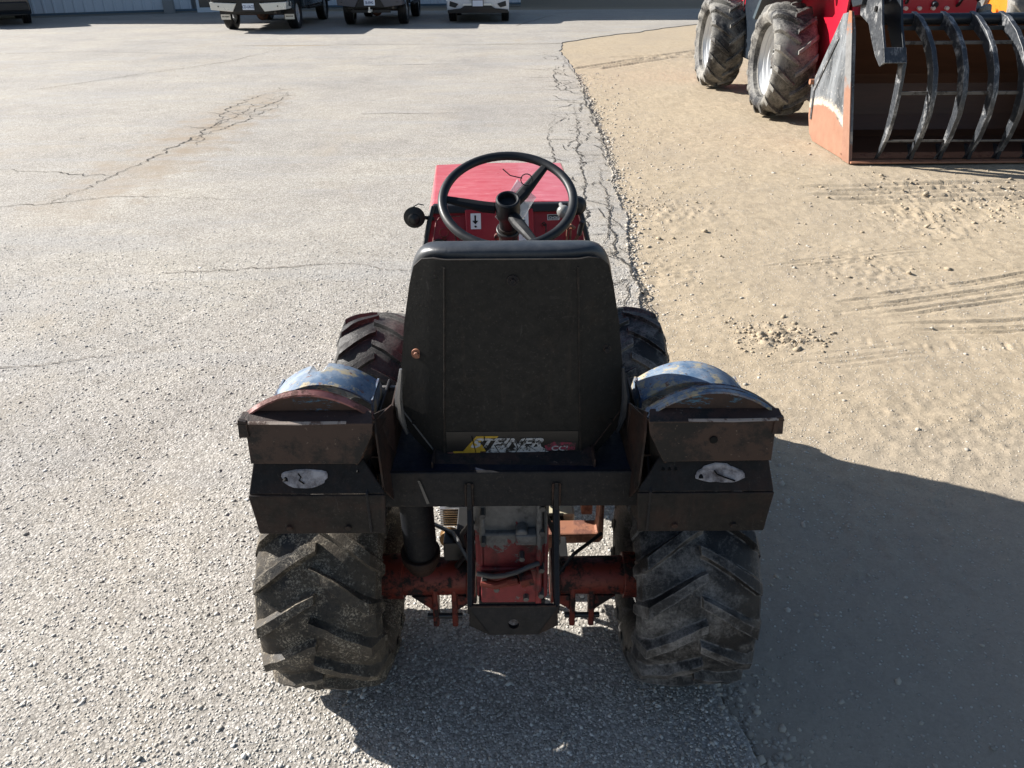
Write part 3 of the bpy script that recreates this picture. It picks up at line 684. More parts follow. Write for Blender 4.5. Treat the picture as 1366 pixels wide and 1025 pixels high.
# --- wheels
def tr_wheel(cx, cy, mat, lab, seed, out, xf=None, phase=0, w=.285, r=RT, lh=.017, n=15):
    wh = rim_mb(cx, cy, r, w, .155, xf, out).build('wheel', 'rim_tan', T, True, label=lab)
    tyre_mb(cx, cy, r, w, .155, n, lh, 1, .36, .046, xf, seed, phase=phase).build('tyre', mat, wh, True, angle=28)
tr_wheel(-.470, YA-.015, 'tyre_left', 'rear wheel with sandy mud stuck to the lugs', 1, -1, phase=.25, w=.305, r=.299, lh=.026)
tr_wheel(.447, YA-.012, 'tyre_right', 'rear wheel caked with pale grey dried mud', 2, 1, phase=.62, w=.300, r=.298, lh=.025)
tr_wheel(-.480, 2.66, 'tyre_front', 'front wheel with dusty brown tyre', 3, -1, FX, .1, r=.282)
tr_wheel(.460, 2.66, 'tyre_right', 'front wheel with darker tyre', 4, 1, FX, .4, r=.280)

# --- frame: cross beam, deck, side plates, hitch bracket
m = MB(); m.plate([(-.292, 1.300, .722), (.274, 1.300, .722), (.274, 1.302, .812), (-.292, 1.302, .812)], (0, .010, 0))
m.plate([(-.292, 1.300, .722), (.274, 1.300, .722), (.274, 1.36, .716), (-.292, 1.36, .716)], (0, 0, .006)); m.v = [Vector(v)+Vector((0, .03, -.022)) for v in m.v]; m.build('cross_beam', 'black_frame', T, bevel=.004)
m = MB(); m.plate([(-.285, 1.343, .781), (.268, 1.343, .781), (.262, 1.62, .758), (-.280, 1.62, .758)], (0, 0, .006)); m.build('deck_plate', 'deck_navy', T, bevel=.002)
for s in (-1, 1):
    x = s*.283-.008
    m = MB(); m.plate([(x, 1.245, .70), (x, 1.245, .80), (x, 1.34, .87), (x, 1.62, .86), (x, 1.72, .70), (x, 1.70, .60), (x, 1.40, .62)], (s*.006, 0, 0)); m.build('side_plate', 'black_frame', T, bevel=.002)
m = MB(); m.box((-.0, 1.95, .46), (.16, .75, .10)); m.box((0, 1.72, .60), (.30, .30, .10)); m.build('chassis_tube', 'black_frame', T, bevel=.006)
m = MB(); m.box((-.265, 1.60, .845), (.09, .012, .012)); m.box((-.225, 1.60, .80), (.012, .012, .10)); m.box((.265, 1.60, .845), (.09, .012, .012)); m.box((.23, 1.60, .80), (.012, .012, .10)); m.build('seat_support_rod', 'bar_grey', T, bevel=.002)
# worn-through scratches on the beam
m = MB(); m.add([(-.202, 1.3275, .772), (-.197, 1.3275, .772), (-.180, 1.3275, .712), (-.186, 1.3275, .710)], [(0, 1, 2, 3)]); m.build('paint_scratch', 'bar_grey', T)
for s in (-1, 1):
    x = s*.088
    m = MB(); m.plate([(x, 1.325, .750), (x, 1.318, .70), (x, 1.205, .53), (x, 1.212, .50), (x, 1.35, .49), (x, 1.36, .695), (x, 1.328, .695), (x, 1.3285, .765)], (s*.011, 0, 0)); m.build('bracket_cheek', 'black_frame', T, bevel=.002)
# foot of the bracket with chamfered corners and a pin hole
def plate_with_hole(outer, hc, hr, th, name, mat, parent, n=20, bevel=.0015):
    """outer: 3D loop lying in a plane; hole of radius hr round hc; thickness vector th"""
    hc = Vector(hc); th = Vector(th); u = (Vector(outer[1])-Vector(outer[0])).normalized(); nn = th.normalized(); w = nn.cross(u)
    L = []
    def hit(a):
        d = u*math.cos(a)+w*math.sin(a); best = None
        for i in range(len(outer)):
            p = Vector(outer[i]); q = Vector(outer[(i+1) % len(outer)]); e = q-p
            den = d.dot(u)*e.dot(w)-d.dot(w)*e.dot(u)
            if abs(den) < 1e-9: continue
            pr = p-hc; t = (pr.dot(u)*e.dot(w)-pr.dot(w)*e.dot(u))/den; s_ = (pr.dot(u)*d.dot(w)-pr.dot(w)*d.dot(u))/den
            if t > 0 and -1e-6 <= s_ <= 1+1e-6 and (best is None or t < best): best = t
        return hc+d*(best or hr*2)
    angs = sorted([2*math.pi*i/n for i in range(n)]+[math.atan2((Vector(p)-hc).dot(w), (Vector(p)-hc).dot(u)) % (2*math.pi) for p in outer])
    O = [hit(a) for a in angs]; I = [hc+(u*math.cos(a)+w*math.sin(a))*hr for a in angs]; N = len(angs)
    vs = O+I+[p+th for p in O]+[p+th for p in I]; fs = []
    for i in range(N):
        j = (i+1) % N; fs += [(i, j, N+j, N+i), (2*N+i, 3*N+i, 3*N+j, 2*N+j), (i, 2*N+i, 2*N+j, j), (N+i, N+j, 3*N+j, 3*N+i)]
    return MB().add(vs, fs).build(name, mat, parent, bevel=0)
plate_with_hole([(-.094, 1.205, .530), (.094, 1.205, .530), (.096, 1.197, .484), (.052, 1.192, .460), (-.052, 1.192, .460), (-.096, 1.197, .484)], (0, 1.196, .487), .012, (0, .012, -.002), 'bracket_foot', 'black_frame', T)
m = MB()
for s in (-1, 1): m.add([(s*.094, 1.2025, .528), (s*.096, 1.1955, .484), (s*.052, 1.190, .461)], [(0, 1, 2)])
m.build('corner_gusset', 'lamp_box', T)

# --- transmission
m = MB(); m.box((-.003, 1.52, .50), (.145, .26, .11)); m.box((-.003, 1.51, .40), (.150, .27, .10)); m.box((-.008, 1.50, .30), (.14, .27, .11)); m.box((-.003, 1.55, .36), (.175, .26, .30))
m.box((.06, 1.375, .40), (.014, .03, .32)); m.box((.074, 1.40, .40), (.010, .05, .30)); m.box((-.070, 1.39, .40), (.012, .03, .30))
m.box((.03, 1.372, .445), (.05, .03, .03)); m.cyl((.02, 1.36, .46), (.02, 1.40, .46), .014, n=14)
m.v = [Vector(v)+Vector((0, 0, .135)) for v in m.v]
tm = m.build('transmission', 'cast_peeling', T, True, .007, seg=3)
m = MB()
for (x, z) in ((.066, .54), (.066, .47), (.066, .36), (.066, .28), (-.068, .52), (-.068, .44), (-.068, .33), (.02, .395), (-.04, .30), (.03, .27)): m.cyl((x, 1.350, z), (x, 1.38, z), .007, n=6)
m.v = [Vector(v)+Vector((0, 0, .135)) for v in m.v]; m.build('case_bolt', 'bar_grey', tm)
m = MB(); m.tube([(-.085, 1.36, .345), (-.05, 1.352, .343), (-.02, 1.350, .348), (.01, 1.350, .358), (.035, 1.352, .372), (.06, 1.36, .376)], .006); m.v = [Vector(v)+Vector((0, 0, .135)) for v in m.v]; m.build('cable', 'hose_grey', tm, True)
m = MB(); m.tube([(-.075, 1.355, .322), (-.04, 1.345, .322), (-.012, 1.345, .332)], .010); m.cyl((-.014, 1.345, .332), (.012, 1.345, .340), .012, n=6); m.cyl((.015, 1.340, .340), (.045, 1.345, .346), .017, n=10); m.v = [Vector(v)+Vector((0, 0, .135)) for v in m.v]; m.build('hydraulic_fitting', 'axle_red', tm, True, .001)
m = MB(); m.box((-.004, 1.42, .235), (.16, .10, .03)); m.box((-.004, 1.40, .575), (.14, .02, .05)); m.v = [Vector(v)+Vector((0, 0, .135)) for v in m.v]; m.build('case_rib', 'black_frame', tm, bevel=.004)

# --- rear axle
for s in (-1, 1):
    m = MB(); m.cyl((s*.10, YA, .268), (s*.30, YA, .268), .050, .052, 28); m.cyl((s*.295, YA, .268), (s*.37, YA, .268), .062, .060, 28); m.cyl((s*.10, YA, .268), (s*.125, YA, .268), .075, .07, 20)
    ax = m.build('axle_tube', 'axle_red', T, True, .003)
    for x0 in (.160, .212):
        x = s*x0; m = MB(); m.hull([Vector((x-.007, YA-.05, .26)), Vector((x+.007, YA-.05, .26)), Vector((x+.007, YA+.02, .24)), Vector((x-.007, YA+.02, .24))],
               [Vector((x-.008, YA-.058, .135)), Vector((x+.008, YA-.058, .135)), Vector((x+.008, YA-.028, .133)), Vector((x-.008, YA-.028, .133))])
        m.build('hanger_arm', 'axle_red', ax, bevel=.004)
    m = MB(); a, b = (s*.220, s*.275); m.plate([(a, YA-.045, .235), (b, YA-.045, .235), (a, YA-.045, .185)], (0, .012, 0)); a, b = (s*.152, s*.118); m.plate([(a, YA-.045, .235), (b, YA-.045, .235), (b, YA-.045, .212), (a, YA-.045, .185)], (0, .012, 0)); m.build('gusset', 'axle_red', ax, bevel=.001)
    m = MB(); m.cyl((s*.14, YA-.045, .165), (s*.235, YA-.045, .165), .008, n=12); m.build('pin', 'dark_steel', ax, True)

m = MB(); m.box((0, 1.76, .64), (.40, .38, .22)); m.build('seat_shade_block', 'black_frame', T, bevel=.004)  # unseen mass added under the seat to fill bright gaps in the shadow
for (pts, r_, mt) in (([(.075, 1.40, .62), (.10, 1.46, .52), (.105, 1.50, .42), (.13, 1.53, .33)], .0065, 'rubber_grip'), ([(-.095, 1.40, .60), (-.125, 1.48, .50), (-.12, 1.52, .40), (-.15, 1.55, .33)], .007, 'rubber_grip'), ([(-.10, 1.42, .45), (-.16, 1.60, .40), (-.24, 1.70, .36)], .006, 'hose_grey'), ([(.10, 1.42, .40), (.16, 1.56, .36), (.24, 1.62, .38)], .005, 'rubber_grip')):
    MB().tube(pts, r_, 8).build('hose', mt, T, True)
g_ = random.Random(9)
def bead(a, b, name='weld_bead', n=16):
    a, b = Vector(a), Vector(b); m = MB(); m.tube([a.lerp(b, i/n)+Vector((0, g_.uniform(-.0006, .0006), g_.uniform(-.0006, .0006))) for i in range(n+1)], [.0022+g_.uniform(-.0005, .0007) for _ in range(n+1)], 6); m.build(name, 'brown_black', T, True)
for s in (-1, 1):
    x = s*.088; bead((x-s*.002, 1.325, .765), (x-s*.002, 1.325, .706)); bead((x+s*.013, 1.325, .765), (x+s*.013, 1.325, .706)); bead((s*.278-.008, 1.328, .79), (s*.278-.008, 1.328, .705))
bead((-.09, 1.204, .532), (.09, 1.204, .532), n=30)
# --- round canister hanging left of the gearbox, pulleys, belts, engine ends
m = MB(); m.cyl((-.232, 1.46, .70), (-.232, 1.49, .425), .0405, n=32); m.build('canister', 'black_frame', T, True, .002)
m = MB(); m.cyl((-.233, 1.487, .440), (-.233, 1.492, .410), .050, .048, 32); m.cyl((-.233, 1.49, .412), (-.233, 1.497, .380), .039, .036, 32); m.build('canister_clamp', 'brown_black', T, True, .003)
m = MB(); m.lathe([(-.012, .012), (-.012, .032), (-.006, .026), (.006, .026), (.012, .032), (.012, .012)], (-.196, 1.86, .165), 'Y', 28, True); m.build('pulley', 'brass_rust', T, True)
m = MB(); m.tube([(-.19, 1.87, .13), (-.07, 1.80, .26)], .010, 6); m.tube([(-.16, 1.87, .10), (-.05, 1.84, .12)], .008, 6); m.build('drive_belt', 'rubber_grip', T, True)
m = MB()
for i in range(8): m.box((-.178, 1.93, .238-.009*i), (.10, .05, .0035))
m.box((-.178, 1.95, .205), (.07, .06, .09)); m.build('engine_fins', 'aluminium', T)
m = MB(); m.box((.13, 1.97, .18), (.13, .09, .045))
m.build('air_box', 'cream_plastic', T, bevel=.006)
m = MB()
for i in range(6): m.box((.115, 1.922, .170+.007*i), (.09, .004, .003))
m.build('air_box_slot', 'black_print', T)
m = MB(); m.plate([(.10, 1.84, .150), (.268, 1.84, .155), (.278, 1.84, .17), (.276, 1.84, .31), (.262, 1.84, .31), (.258, 1.84, .192), (.10, 1.84, .19)], (0, .07, 0)); m.plate([(.10, 1.84, .16), (.14, 1.84, .16), (.10, 1.84, .10)], (0, .05, 0)); m.build('belly_guard', 'tan_iron', T, bevel=.006)
m = MB(); m.box((.235, 1.96, .25), (.035, .05, .12)); m.build('engine_bracket', 'tan_iron', T, bevel=.003)
m = MB(); m.box((-.13, 1.75, .28), (.06, .10, .10)); m.box((.135, 1.70, .20), (.04, .10, .12)); m.tube([(-.10, 1.6, .40), (-.14, 1.7, .30), (-.10, 1.9, .25)], .009); m.tube([(.11, 1.5, .45), (.12, 1.7, .40), (.10, 1.95, .35)], .010); m.box((-.135, 1.60, .36), (.10, .06, .06)); m.build('linkage', 'dark_steel', T, bevel=.003)

# --- fenders
def arch(x0, x1, zb, rise, ya, yb, yc, zc, th=.004, n=18, notch=None):
    """sheet arched across x; from ya to yb level, then falling forward to (yc, zc)"""
    rows = []
    for (y, dz, sx) in ((ya, -.006, 1), ((ya+yb)/2, 0, 1), (yb, -.006, 1), (yb+(yc-yb)*.35, (zc-zb)*.55, .99), (yc, zc-zb, .98)):
        row = []
        for i in range(n+1):
            t = i/n; x = x0+(x1-x0)*t; xm = (x0+x1)/2; x = xm+(x-xm)*sx
            z = zb+dz+rise*(1-abs(2*t-1)**2.0)
            if notch and abs(t-notch) < .06 and y == yb: z -= .012; 
            row.append(Vector((x, y-(.012 if (notch and abs(t-notch) < .05 and y == yb) else 0), z)))
        rows.append(row)
    m = MB(); N = n+1; R_ = len(rows)
    vs = [p for r in rows for p in r]+[p-Vector((0, 0, th)) for r in rows for p in r]; fs = []
    o = N*R_
    for j in range(R_-1):
        for i in range(n):
            a = j*N+i; fs += [(a, a+1, a+N+1, a+N), (o+a, o+a+N, o+a+N+1, o+a+1)]
    for i in range(n): fs += [(i, o+i, o+i+1, i+1), ((R_-1)*N+i, (R_-1)*N+i+1, o+(R_-1)*N+i+1, o+(R_-1)*N+i)]
    for j in range(R_-1): fs += [(j*N, (j+1)*N, o+(j+1)*N, o+j*N), (j*N+n, o+j*N+n, o+(j+1)*N+n, (j+1)*N+n)]
    return m.add(vs, fs)
def fender(s, o):
    """s=-1 left, +1 right; xo outer, xi inner edge"""
    xo, xi = s*.5145+o, s*.262+o
    X = lambda t: xi+(xo-xi)*t           # 0 inner .. 1 outer
    # lower box
    m = MB(); pts = [(X(-.02), 1.250, .695), (X(1.02), 1.250, .695), (X(1.045), 1.246, .797), (X(-.05), 1.246, .797)]
    m.plate(pts, (0, .006, 0))
    m.plate([(X(1.03), 1.253, .695), (X(1.045), 1.250, .797), (X(1.0), 1.42, .80), (X(1.0), 1.40, .695)], (-s*.005, 0, 0))
    fb = m.build('fender', 'lamp_box', T, bevel=.0025, label='rust-stained black %s fender box' % ('left' if s < 0 else 'right'))
    # slanted lamp panel
    m = MB(); A = [(X(-.045), 1.249, .798), (X(1.04), 1.249, .798), (X(1.0), 1.288, .862), (X(.14), 1.288, .862)]
    m.plate(A, (0, .005, .002)); m.plate([(X(1.038), 1.252, .797), (X(1.0), 1.290, .862), (X(1.0), 1.40, .86), (X(1.0), 1.42, .80)], (-s*.004, 0, 0)); m.build('lamp_panel', 'lamp_box', fb, bevel=.002)
    # remains of the tail lamp: ragged pale patch
    g = random.Random(5+s); n = 26; cx = X(.60); cz = .828; loop = []
    for i in range(n):
        a = 2*math.pi*i/n; rr = (1+.07*g.uniform(-1, 1)+.09*math.cos(3*a+s)); x = cx+.048*math.cos(a)*rr; z = cz+.0150*math.sin(a)*rr*(1+.25*math.cos(a-.6*s))
        y = 1.249+(z-.798)*.61-.0035; loop.append(Vector((x, y, z)))
    m = MB(); m.hull(loop, [p+Vector((0, .003, .002)) for p in loop]); tl = m.build('lamp_residue', 'taillight_residue', fb)
    m = MB(); yy = 1.2655
    m.cyl((cx-.036, yy-.005, cz-.006), (cx-.036, yy+.002, cz-.002), .0050, n=12); m.tube([(cx-.010, yy-.001, cz+.011), (cx-.004, yy-.004, cz+.004), (cx-.008+.02*(s > 0), yy-.007, cz-.002), (cx+.002+.03*(s > 0), yy-.009, cz-.009)], .0016, 6); m.build('bolt_hole', 'black_print', tl)
    m = MB()
    for t in ((.16, .21, .26) if s > 0 else (.17,)):
        m.cyl((X(t), 1.2700, .836), (X(t), 1.2755, .839), .0026, n=8)
    m.build('small_hole', 'black_print', fb)
    m = MB()
    for t in (.28, .76): m.cyl((X(t), 1.2500, .713), (X(t), 1.2440, .713), .0075, .0055, 12)
    m.build('bolt', 'brown_black', fb, True)
    # cover plate, hangs proud of the lamp panel
    m = MB(); m.plate([(X(.15), 1.268, .858), (X(1.005), 1.268, .860), (X(.985), 1.266, .958), (X(.0), 1.266, .958), (X(.02), 1.268, .925)], (0, .005, 0))
    cv = m.build('cover_plate', 'rusty_brown', fb, bevel=.0018)
    m = MB(); m.plate([(X(1.045), 1.262, .926), (X(.965), 1.262, .926), (X(.965), 1.262, .962), (X(1.03), 1.262, .966)], (0, .010, 0)); m.plate([(X(.0), 1.262, .953), (X(1.04), 1.262, .955), (X(1.02), 1.290, .966), (X(.02), 1.290, .966)], (0, 0, .004)); m.build('cover_lip', 'rusty_brown', cv, bevel=.0015)
    if s > 0:
        m = MB(); m.cyl((X(.52), 1.2685, .912), (X(.52), 1.264, .912), .008, n=16); m.build('plug', 'black_print', cv)
    # end plate of the rear arch: segment with a worn bright lower edge
    n = 18; top = [Vector((X(.02+1.0*i/n), 1.292, .962+.052*(1-abs(2*i/n-1)**2.0))) for i in range(n+1)]
    m = MB(); lp = top+[Vector((X(1.02), 1.288, .955)), Vector((X(.02), 1.288, .955))]; m.plate(lp, (0, .004, 0)); m.build('arch_end', 'end_rust', fb)
    m = MB(); a_, b_ = (.30, .99) if s > 0 else (.20, .95); m.plate([(X(a_), 1.259, .9585), (X((a_+b_)/2), 1.2575, .9575), (X(b_), 1.259, .9595), (X(b_), 1.262, .962), (X((a_+b_)/2), 1.262, .9605), (X(a_), 1.262, .961)], (0, .002, .001)); m.build('bright_edge', 'worn_edge', fb)
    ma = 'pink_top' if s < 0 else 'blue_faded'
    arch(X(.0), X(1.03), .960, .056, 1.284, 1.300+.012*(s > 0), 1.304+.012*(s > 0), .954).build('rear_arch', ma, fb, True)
    # front arch
    arch(X(.06 if s > 0 else .13), X(.97 if s > 0 else 1.0), .903, .048, 1.440, 1.540, 1.92, .60, notch=(None if s > 0 else .57)).build('front_arch', 'blue_faded', fb, True, label='faded blue arch with rust freckles')
    m = MB(); m.plate([(X(.17), 1.276, .852), (X(.0), 1.273, .955), (X(-.06), 1.405, .915), (X(-.05), 1.42, .78), (X(.10), 1.33, .78)], (s*.003, 0, 0)); m.build('inner_closure', 'rusty_brown', fb)
    for xx, sg in ((X(.97 if s > 0 else 1.0), -s), (X(.06 if s > 0 else .13), s)):
        m = MB(); m.plate([(xx, 1.442, .905), (xx, 1.540, .905), (xx, 1.67, .73), (xx, 1.80, .66), (xx, 1.67, .66), (xx, 1.50, .80), (xx, 1.442, .84)], (sg*.004, 0, 0)); m.build('arch_skirt', 'blue_faded', fb)
    # inner cheeks
    m = MB(); m.plate([(X(-.02), 1.268, .93), (X(.0), 1.29, .962), (X(-.05), 1.43, .898), (X(-.04), 1.54, .895), (X(-.04), 1.80, .70), (X(-.04), 1.86, .60), (X(-.06), 1.35, .70), (X(-.04), 1.26, .80)], (s*.004, 0, 0)); m.build('inner_cheek', 'brown_black', fb, bevel=.001)
    m = MB(); m.plate([(X(.02), 1.306, .850), (X(1.0), 1.306, .860), (X(.92), 1.50, .80), (X(-.03), 1.50, .80)], (0, 0, -.004)); m.plate([(X(1.0), 1.29, .95), (X(.92), 1.41, .91), (X(.9), 1.52, .91), (X(.92), 1.70, .80), (X(1.0), 1.45, .80), (X(1.0), 1.29, .86)], (-s*.004, 0, 0)); m.build('valley_plate', 'brown_black', fb)
    return fb
fender(-1, -.008); fender(1, .002)

# --- seat
def shell_pts():
    # half outline (x, z) from bottom centre up the right side
    return [(0, .757), (.172, .757), (.182, .764), (.244, .822), (.246, .862), (.240, .93), (.221, 1.07), (.203, 1.16), (.192, 1.198), (.175, 1.215), (.15, 1.2195), (0, 1.2225)]
def shell_y(x, z):
    t = max(0, abs(x)-(.150-.022*(z-.76)/.46))
    return 1.430+.008*(z-.76)+t*.46
out_ = shell_pts(); L = [(-a, b) for a, b in out_[1:-1][::-1]]
loop = out_+L
m = MB()
def seat_grid(offy, grow=1.0):
    zs = [.757, .775, .80, .835, .87, .90, .93, .98, 1.03, 1.07, 1.11, 1.16, 1.185, 1.198, 1.208, 1.215, 1.2205]
    def half(z):
        pts = out_[1:-1]
        for (a, b), (c2, d2) in zip(pts[:-1], pts[1:]):
            if b <= z <= d2 and d2 > b: return a+(c2-a)*(z-b)/(d2-b)
        return pts[0][0] if z <= pts[0][1] else pts[-1][0]
    rows = []
    for z in zs:
        hw = half(z)*grow; cr = .150-.022*(z-.76)/.46
        xs_ = sorted(set([-1, -.75, 0, .75, 1])); row = []
        for x in (-hw, -(hw+cr)/2, -cr-.003, -cr+.004, -cr*.5, 0, cr*.5, cr-.004, cr+.003, (hw+cr)/2, hw):
            if abs(x) > hw: x = math.copysign(hw, x)
            row.append(Vector((x, shell_y(x, z)+offy, z)))
        rows.append(row)
    return rows
ra = seat_grid(0); rb = seat_grid(.006); nc_ = len(ra[0]); nr_ = len(ra)
vs = [p for r in ra for p in r]+[p for r in rb for p in r]; fs = []; o = nr_*nc_
for j in range(nr_-1):
    for i in range(nc_-1):
        a = j*nc_+i; fs += [(a, a+1, a+nc_+1, a+nc_), (o+a, o+a+nc_, o+a+nc_+1, o+a+1)]
for i in range(nc_-1): fs += [(i, o+i, o+i+1, i+1), ((nr_-1)*nc_+i, (nr_-1)*nc_+i+1, o+(nr_-1)*nc_+i+1, o+(nr_-1)*nc_+i)]
for j in range(nr_-1): fs += [(j*nc_, (j+1)*nc_, o+(j+1)*nc_, o+j*nc_), (j*nc_+nc_-1, o+j*nc_+nc_-1, o+(j+1)*nc_+nc_-1, (j+1)*nc_+nc_-1)]
m.add(vs, fs); shell = m.build('seat_back_shell', 'black_shell', T, True, angle=25)
for s in (-1, 1):
    m = MB(); m.tube([(s*(.150-.022*(z_-.76)/.46), shell_y(.1, z_)-.0006, z_) for z_ in (.765, .85, .95, 1.05, 1.15, 1.205)], .0022, 6); m.build('moulded_crease', 'black_shell', shell, True)
for (x, z, rr, mt) in ((.003, 1.178, .0085, 'black_frame'), (-.198, 1.008, .008, 'tan_iron'), (.196, 1.016, .007, 'black_frame')):
    y = shell_y(x, z); m = MB(); m.cyl((x, y+.001, z), (x, y-.003, z), rr*1.35, n=20); m.cyl((x, y-.002, z), (x, y-.008, z), rr*.8, rr*.6, 6 if mt != 'tan_iron' else 10); m.build('shell_bolt', mt, shell, True, angle=30)
for s in (-1, 1):
    m = MB(); x = s*.214; z = .838; y = shell_y(x, z); m.cyl((x, y+.001, z), (x, y-.0015, z), .006, n=14); m.build('rivet_hole', 'black_print', shell)
    m = MB(); m.tube([(s*.247, shell_y(.247, .86)-.001, .872), (s*.205, shell_y(.205, .8)-.001, .818), (s*.168, shell_y(.168, .765)-.001, .772)], .0018, 6); m.build('fold_edge', 'bar_grey' if s < 0 else 'brown_black', shell, True)
    m = MB(); m.box((s*.166, 1.437, .760), (.02, .006, .012)); m.cyl((s*.166, 1.433, .760), (s*.166, 1.439, .760), .005, n=10); m.build('shell_tab', 'brown_black', shell, bevel=.001)
# upholstered back cushion
def loft(rings, name, mat, parent, sub=1, label=None):
    n = len(rings[0]); vs = [p for r in rings for p in r]; fs = []
    for j in range(len(rings)-1):
        for i in range(n): fs.append((j*n+i, j*n+(i+1) % n, (j+1)*n+(i+1) % n, (j+1)*n+i))
    fs += [tuple(range(n))[::-1], tuple((len(rings)-1)*n+i for i in range(n))]
    return MB().add(vs, fs).build(name, mat, parent, True, angle=180, subsurf=sub, label=label)
cl = [(0, .80), (.10, .80), (.205, .815), (.248, .85), (.252, .90), (.243, .98), (.228, 1.08), (.214, 1.165), (.204, 1.205), (.180, 1.232), (.140, 1.2385), (0, 1.2395)]
cl = cl+[(-a, b) for a, b in cl[1:-1][::-1]]
def ring(y, grow, dz=0): 
    return [Vector((a*grow*.955, y+max(0, abs(a)-.14)*.55, 1.02+(b-1.02)*grow+dz)) for a, b in cl]
loft([ring(1.443, .90), ring(1.446, .985, -.001), ring(1.465, 1.008), ring(1.50, 1.0), ring(1.525, .93), ring(1.535, .7)], 'seat_back_cushion', 'vinyl', T, 2)
m = MB(); m.box((0, 1.71, .845), (.47, .44, .09)); m.build('seat_base_cushion', 'vinyl', T, True, .035, seg=4)
for s in (-1, 1):
    m = MB(); m.tube([(s*.234, 1.475, .80), (s*.245, 1.47, .85), (s*.245, 1.465, .90), (s*.234, 1.462, .97)], [.004, .009, .009, .003], 8); m.build('seat_side_piping', 'aluminium' if s < 0 else 'vinyl', T, True)
m = MB(); m.plate([(-.172, 1.385, .762), (.176, 1.385, .768), (.176, 1.44, .786), (-.172, 1.44, .782)], (0, 0, -.004)); m.plate([(-.172, 1.383, .757), (.176, 1.383, .763), (.176, 1.383, .769), (-.172, 1.383, .763)], (0, .003, 0)); m.plate([(-.174, 1.383, .752), (-.170, 1.383, .752), (-.170, 1.383, .785), (-.174, 1.383, .785)], (0, .06, 0)); m.plate([(.174, 1.383, .758), (.178, 1.383, .758), (.178, 1.383, .79), (.174, 1.383, .79)], (0, .06, 0)); m.build('seat_rail', 'rusty_brown', T, bevel=.001)
for o_ in list(T.children):
    if o_.name.split('.')[0] in ('seat_back_shell', 'seat_back_cushion', 'seat_piping', 'seat_base_cushion', 'seat_side_piping', 'seat_rail'): o_.location += Vector((0, -.03, .016))
bpy.context.view_layer.update()
# decal strip on the shell
ry = 1.3988; rz = .016
dec = MB().plate([(-.143, ry, .792), (.142, ry, .792), (.142, ry+.0003, .849), (-.143, ry+.0003, .849)], (0, .0008, 0)).build('decal', 'decal_black', shell)
def dp(pts, mat, d=.0006, name='decal_print'): MB().plate([(a, ry-d, b+rz) for a, b in pts], (0, .0004, 0)).build(name, mat, dec)
dp([(-.130, .783), (-.108, .783), (-.078, .822), (-.030, .822), (-.036, .812), (-.066, .812), (-.086, .783), (-.070, .783), (-.072, .777), (-.128, .777)], 'decal_yellow')
dp([(-.098, .783), (-.058, .783), (-.066, .800), (-.090, .800)], 'decal_yellow', .0007)
dp([(-.142, .777), (.138, .779), (.138, .7815), (-.142, .7795)], 'pink_top', .0004)
dp([(-.060, .778), (.080, .779), (.074, .788), (.060, .796), (.040, .791), (.020, .796), (.0, .790), (-.030, .794), (-.050, .789)], 'decal_white', .0008)
dp([(.074, .784), (.136, .785), (.138, .803), (.090, .806), (.070, .796)], 'decal_red', .0005)
text('decal_lettering', 'STEINER', .032, 'decal_white', dec, (-.092, ry-.0010, .8095), (90, 0, 0), .45, .0003, sx=1.30, bold=.0012)
text('decal_lettering', 'CCI', .017, 'decal_white', dec, (.084, ry-.0012, .8005), (90, 0, 0), .1, .0003, sx=1.3, bold=.0003)
m = MB()
for (a, b, c_, d_) in ((-.089, .823, -.080, .777), (-.040, .800, -.028, .777), (.004, .812, .012, .790), (.012, .790, .004, .777), (-.062, .822, -.060, .806), (.03, .80, .05, .785)):
    m.plate([(a, ry-.0022, b+rz), (a+.0022, ry-.0022, b+rz), (c_+.0014, ry-.0022, d_+rz), (c_, ry-.0022, d_+rz)], (0, .0004, 0))
m.build('decal_crack', 'black_print', dec)

# --- front half: hood, dash, side panels
m = MB(FX)
hp = [(-.235, 2.435, 1.062), (.226, 2.435, 1.062), (.232, 2.70, 1.066), (.228, 2.965, 1.058), (-.232, 2.965, 1.058), (-.238, 2.70, 1.066)]
m.add([(-.232, 2.41, 1.060), (-.12, 2.41, 1.064), (0, 2.41, 1.065), (.12, 2.41, 1.064), (.223, 2.41, 1.060), (-.236, 2.70, 1.063), (-.12, 2.70, 1.067), (0, 2.70, 1.068), (.12, 2.70, 1.067), (.229, 2.70, 1.063), (-.240, 2.965, 1.055), (-.12, 2.965, 1.058), (0, 2.965, 1.059), (.12, 2.965, 1.058), (.236, 2.965, 1.055),
       (-.262, 2.41, .95), (.256, 2.41, .95), (-.262, 2.70, .95), (.258, 2.70, .95), (-.262, 2.975, .95), (.260, 2.975, .95), (-.268, 2.36, .62), (.262, 2.36, .62), (-.268, 2.985, .55), (.264, 2.985, .55)],
      [(0, 1, 6, 5), (1, 2, 7, 6), (2, 3, 8, 7), (3, 4, 9, 8), (5, 6, 11, 10), (6, 7, 12, 11), (7, 8, 13, 12), (8, 9, 14, 13), (0, 5, 17, 15), (5, 10, 19, 17), (4, 16, 18, 9), (9, 18, 20, 14), (10, 11, 12, 13, 14, 20, 19), (15, 17, 19, 23, 21), (16, 22, 24, 20, 18), (19, 20, 24, 23), (21, 23, 24, 22), (0, 15, 16, 4, 3, 2, 1), (15, 21, 22, 16)])
hood = m.build('hood', 'hood_red', T, True, .006, seg=3, angle=20)
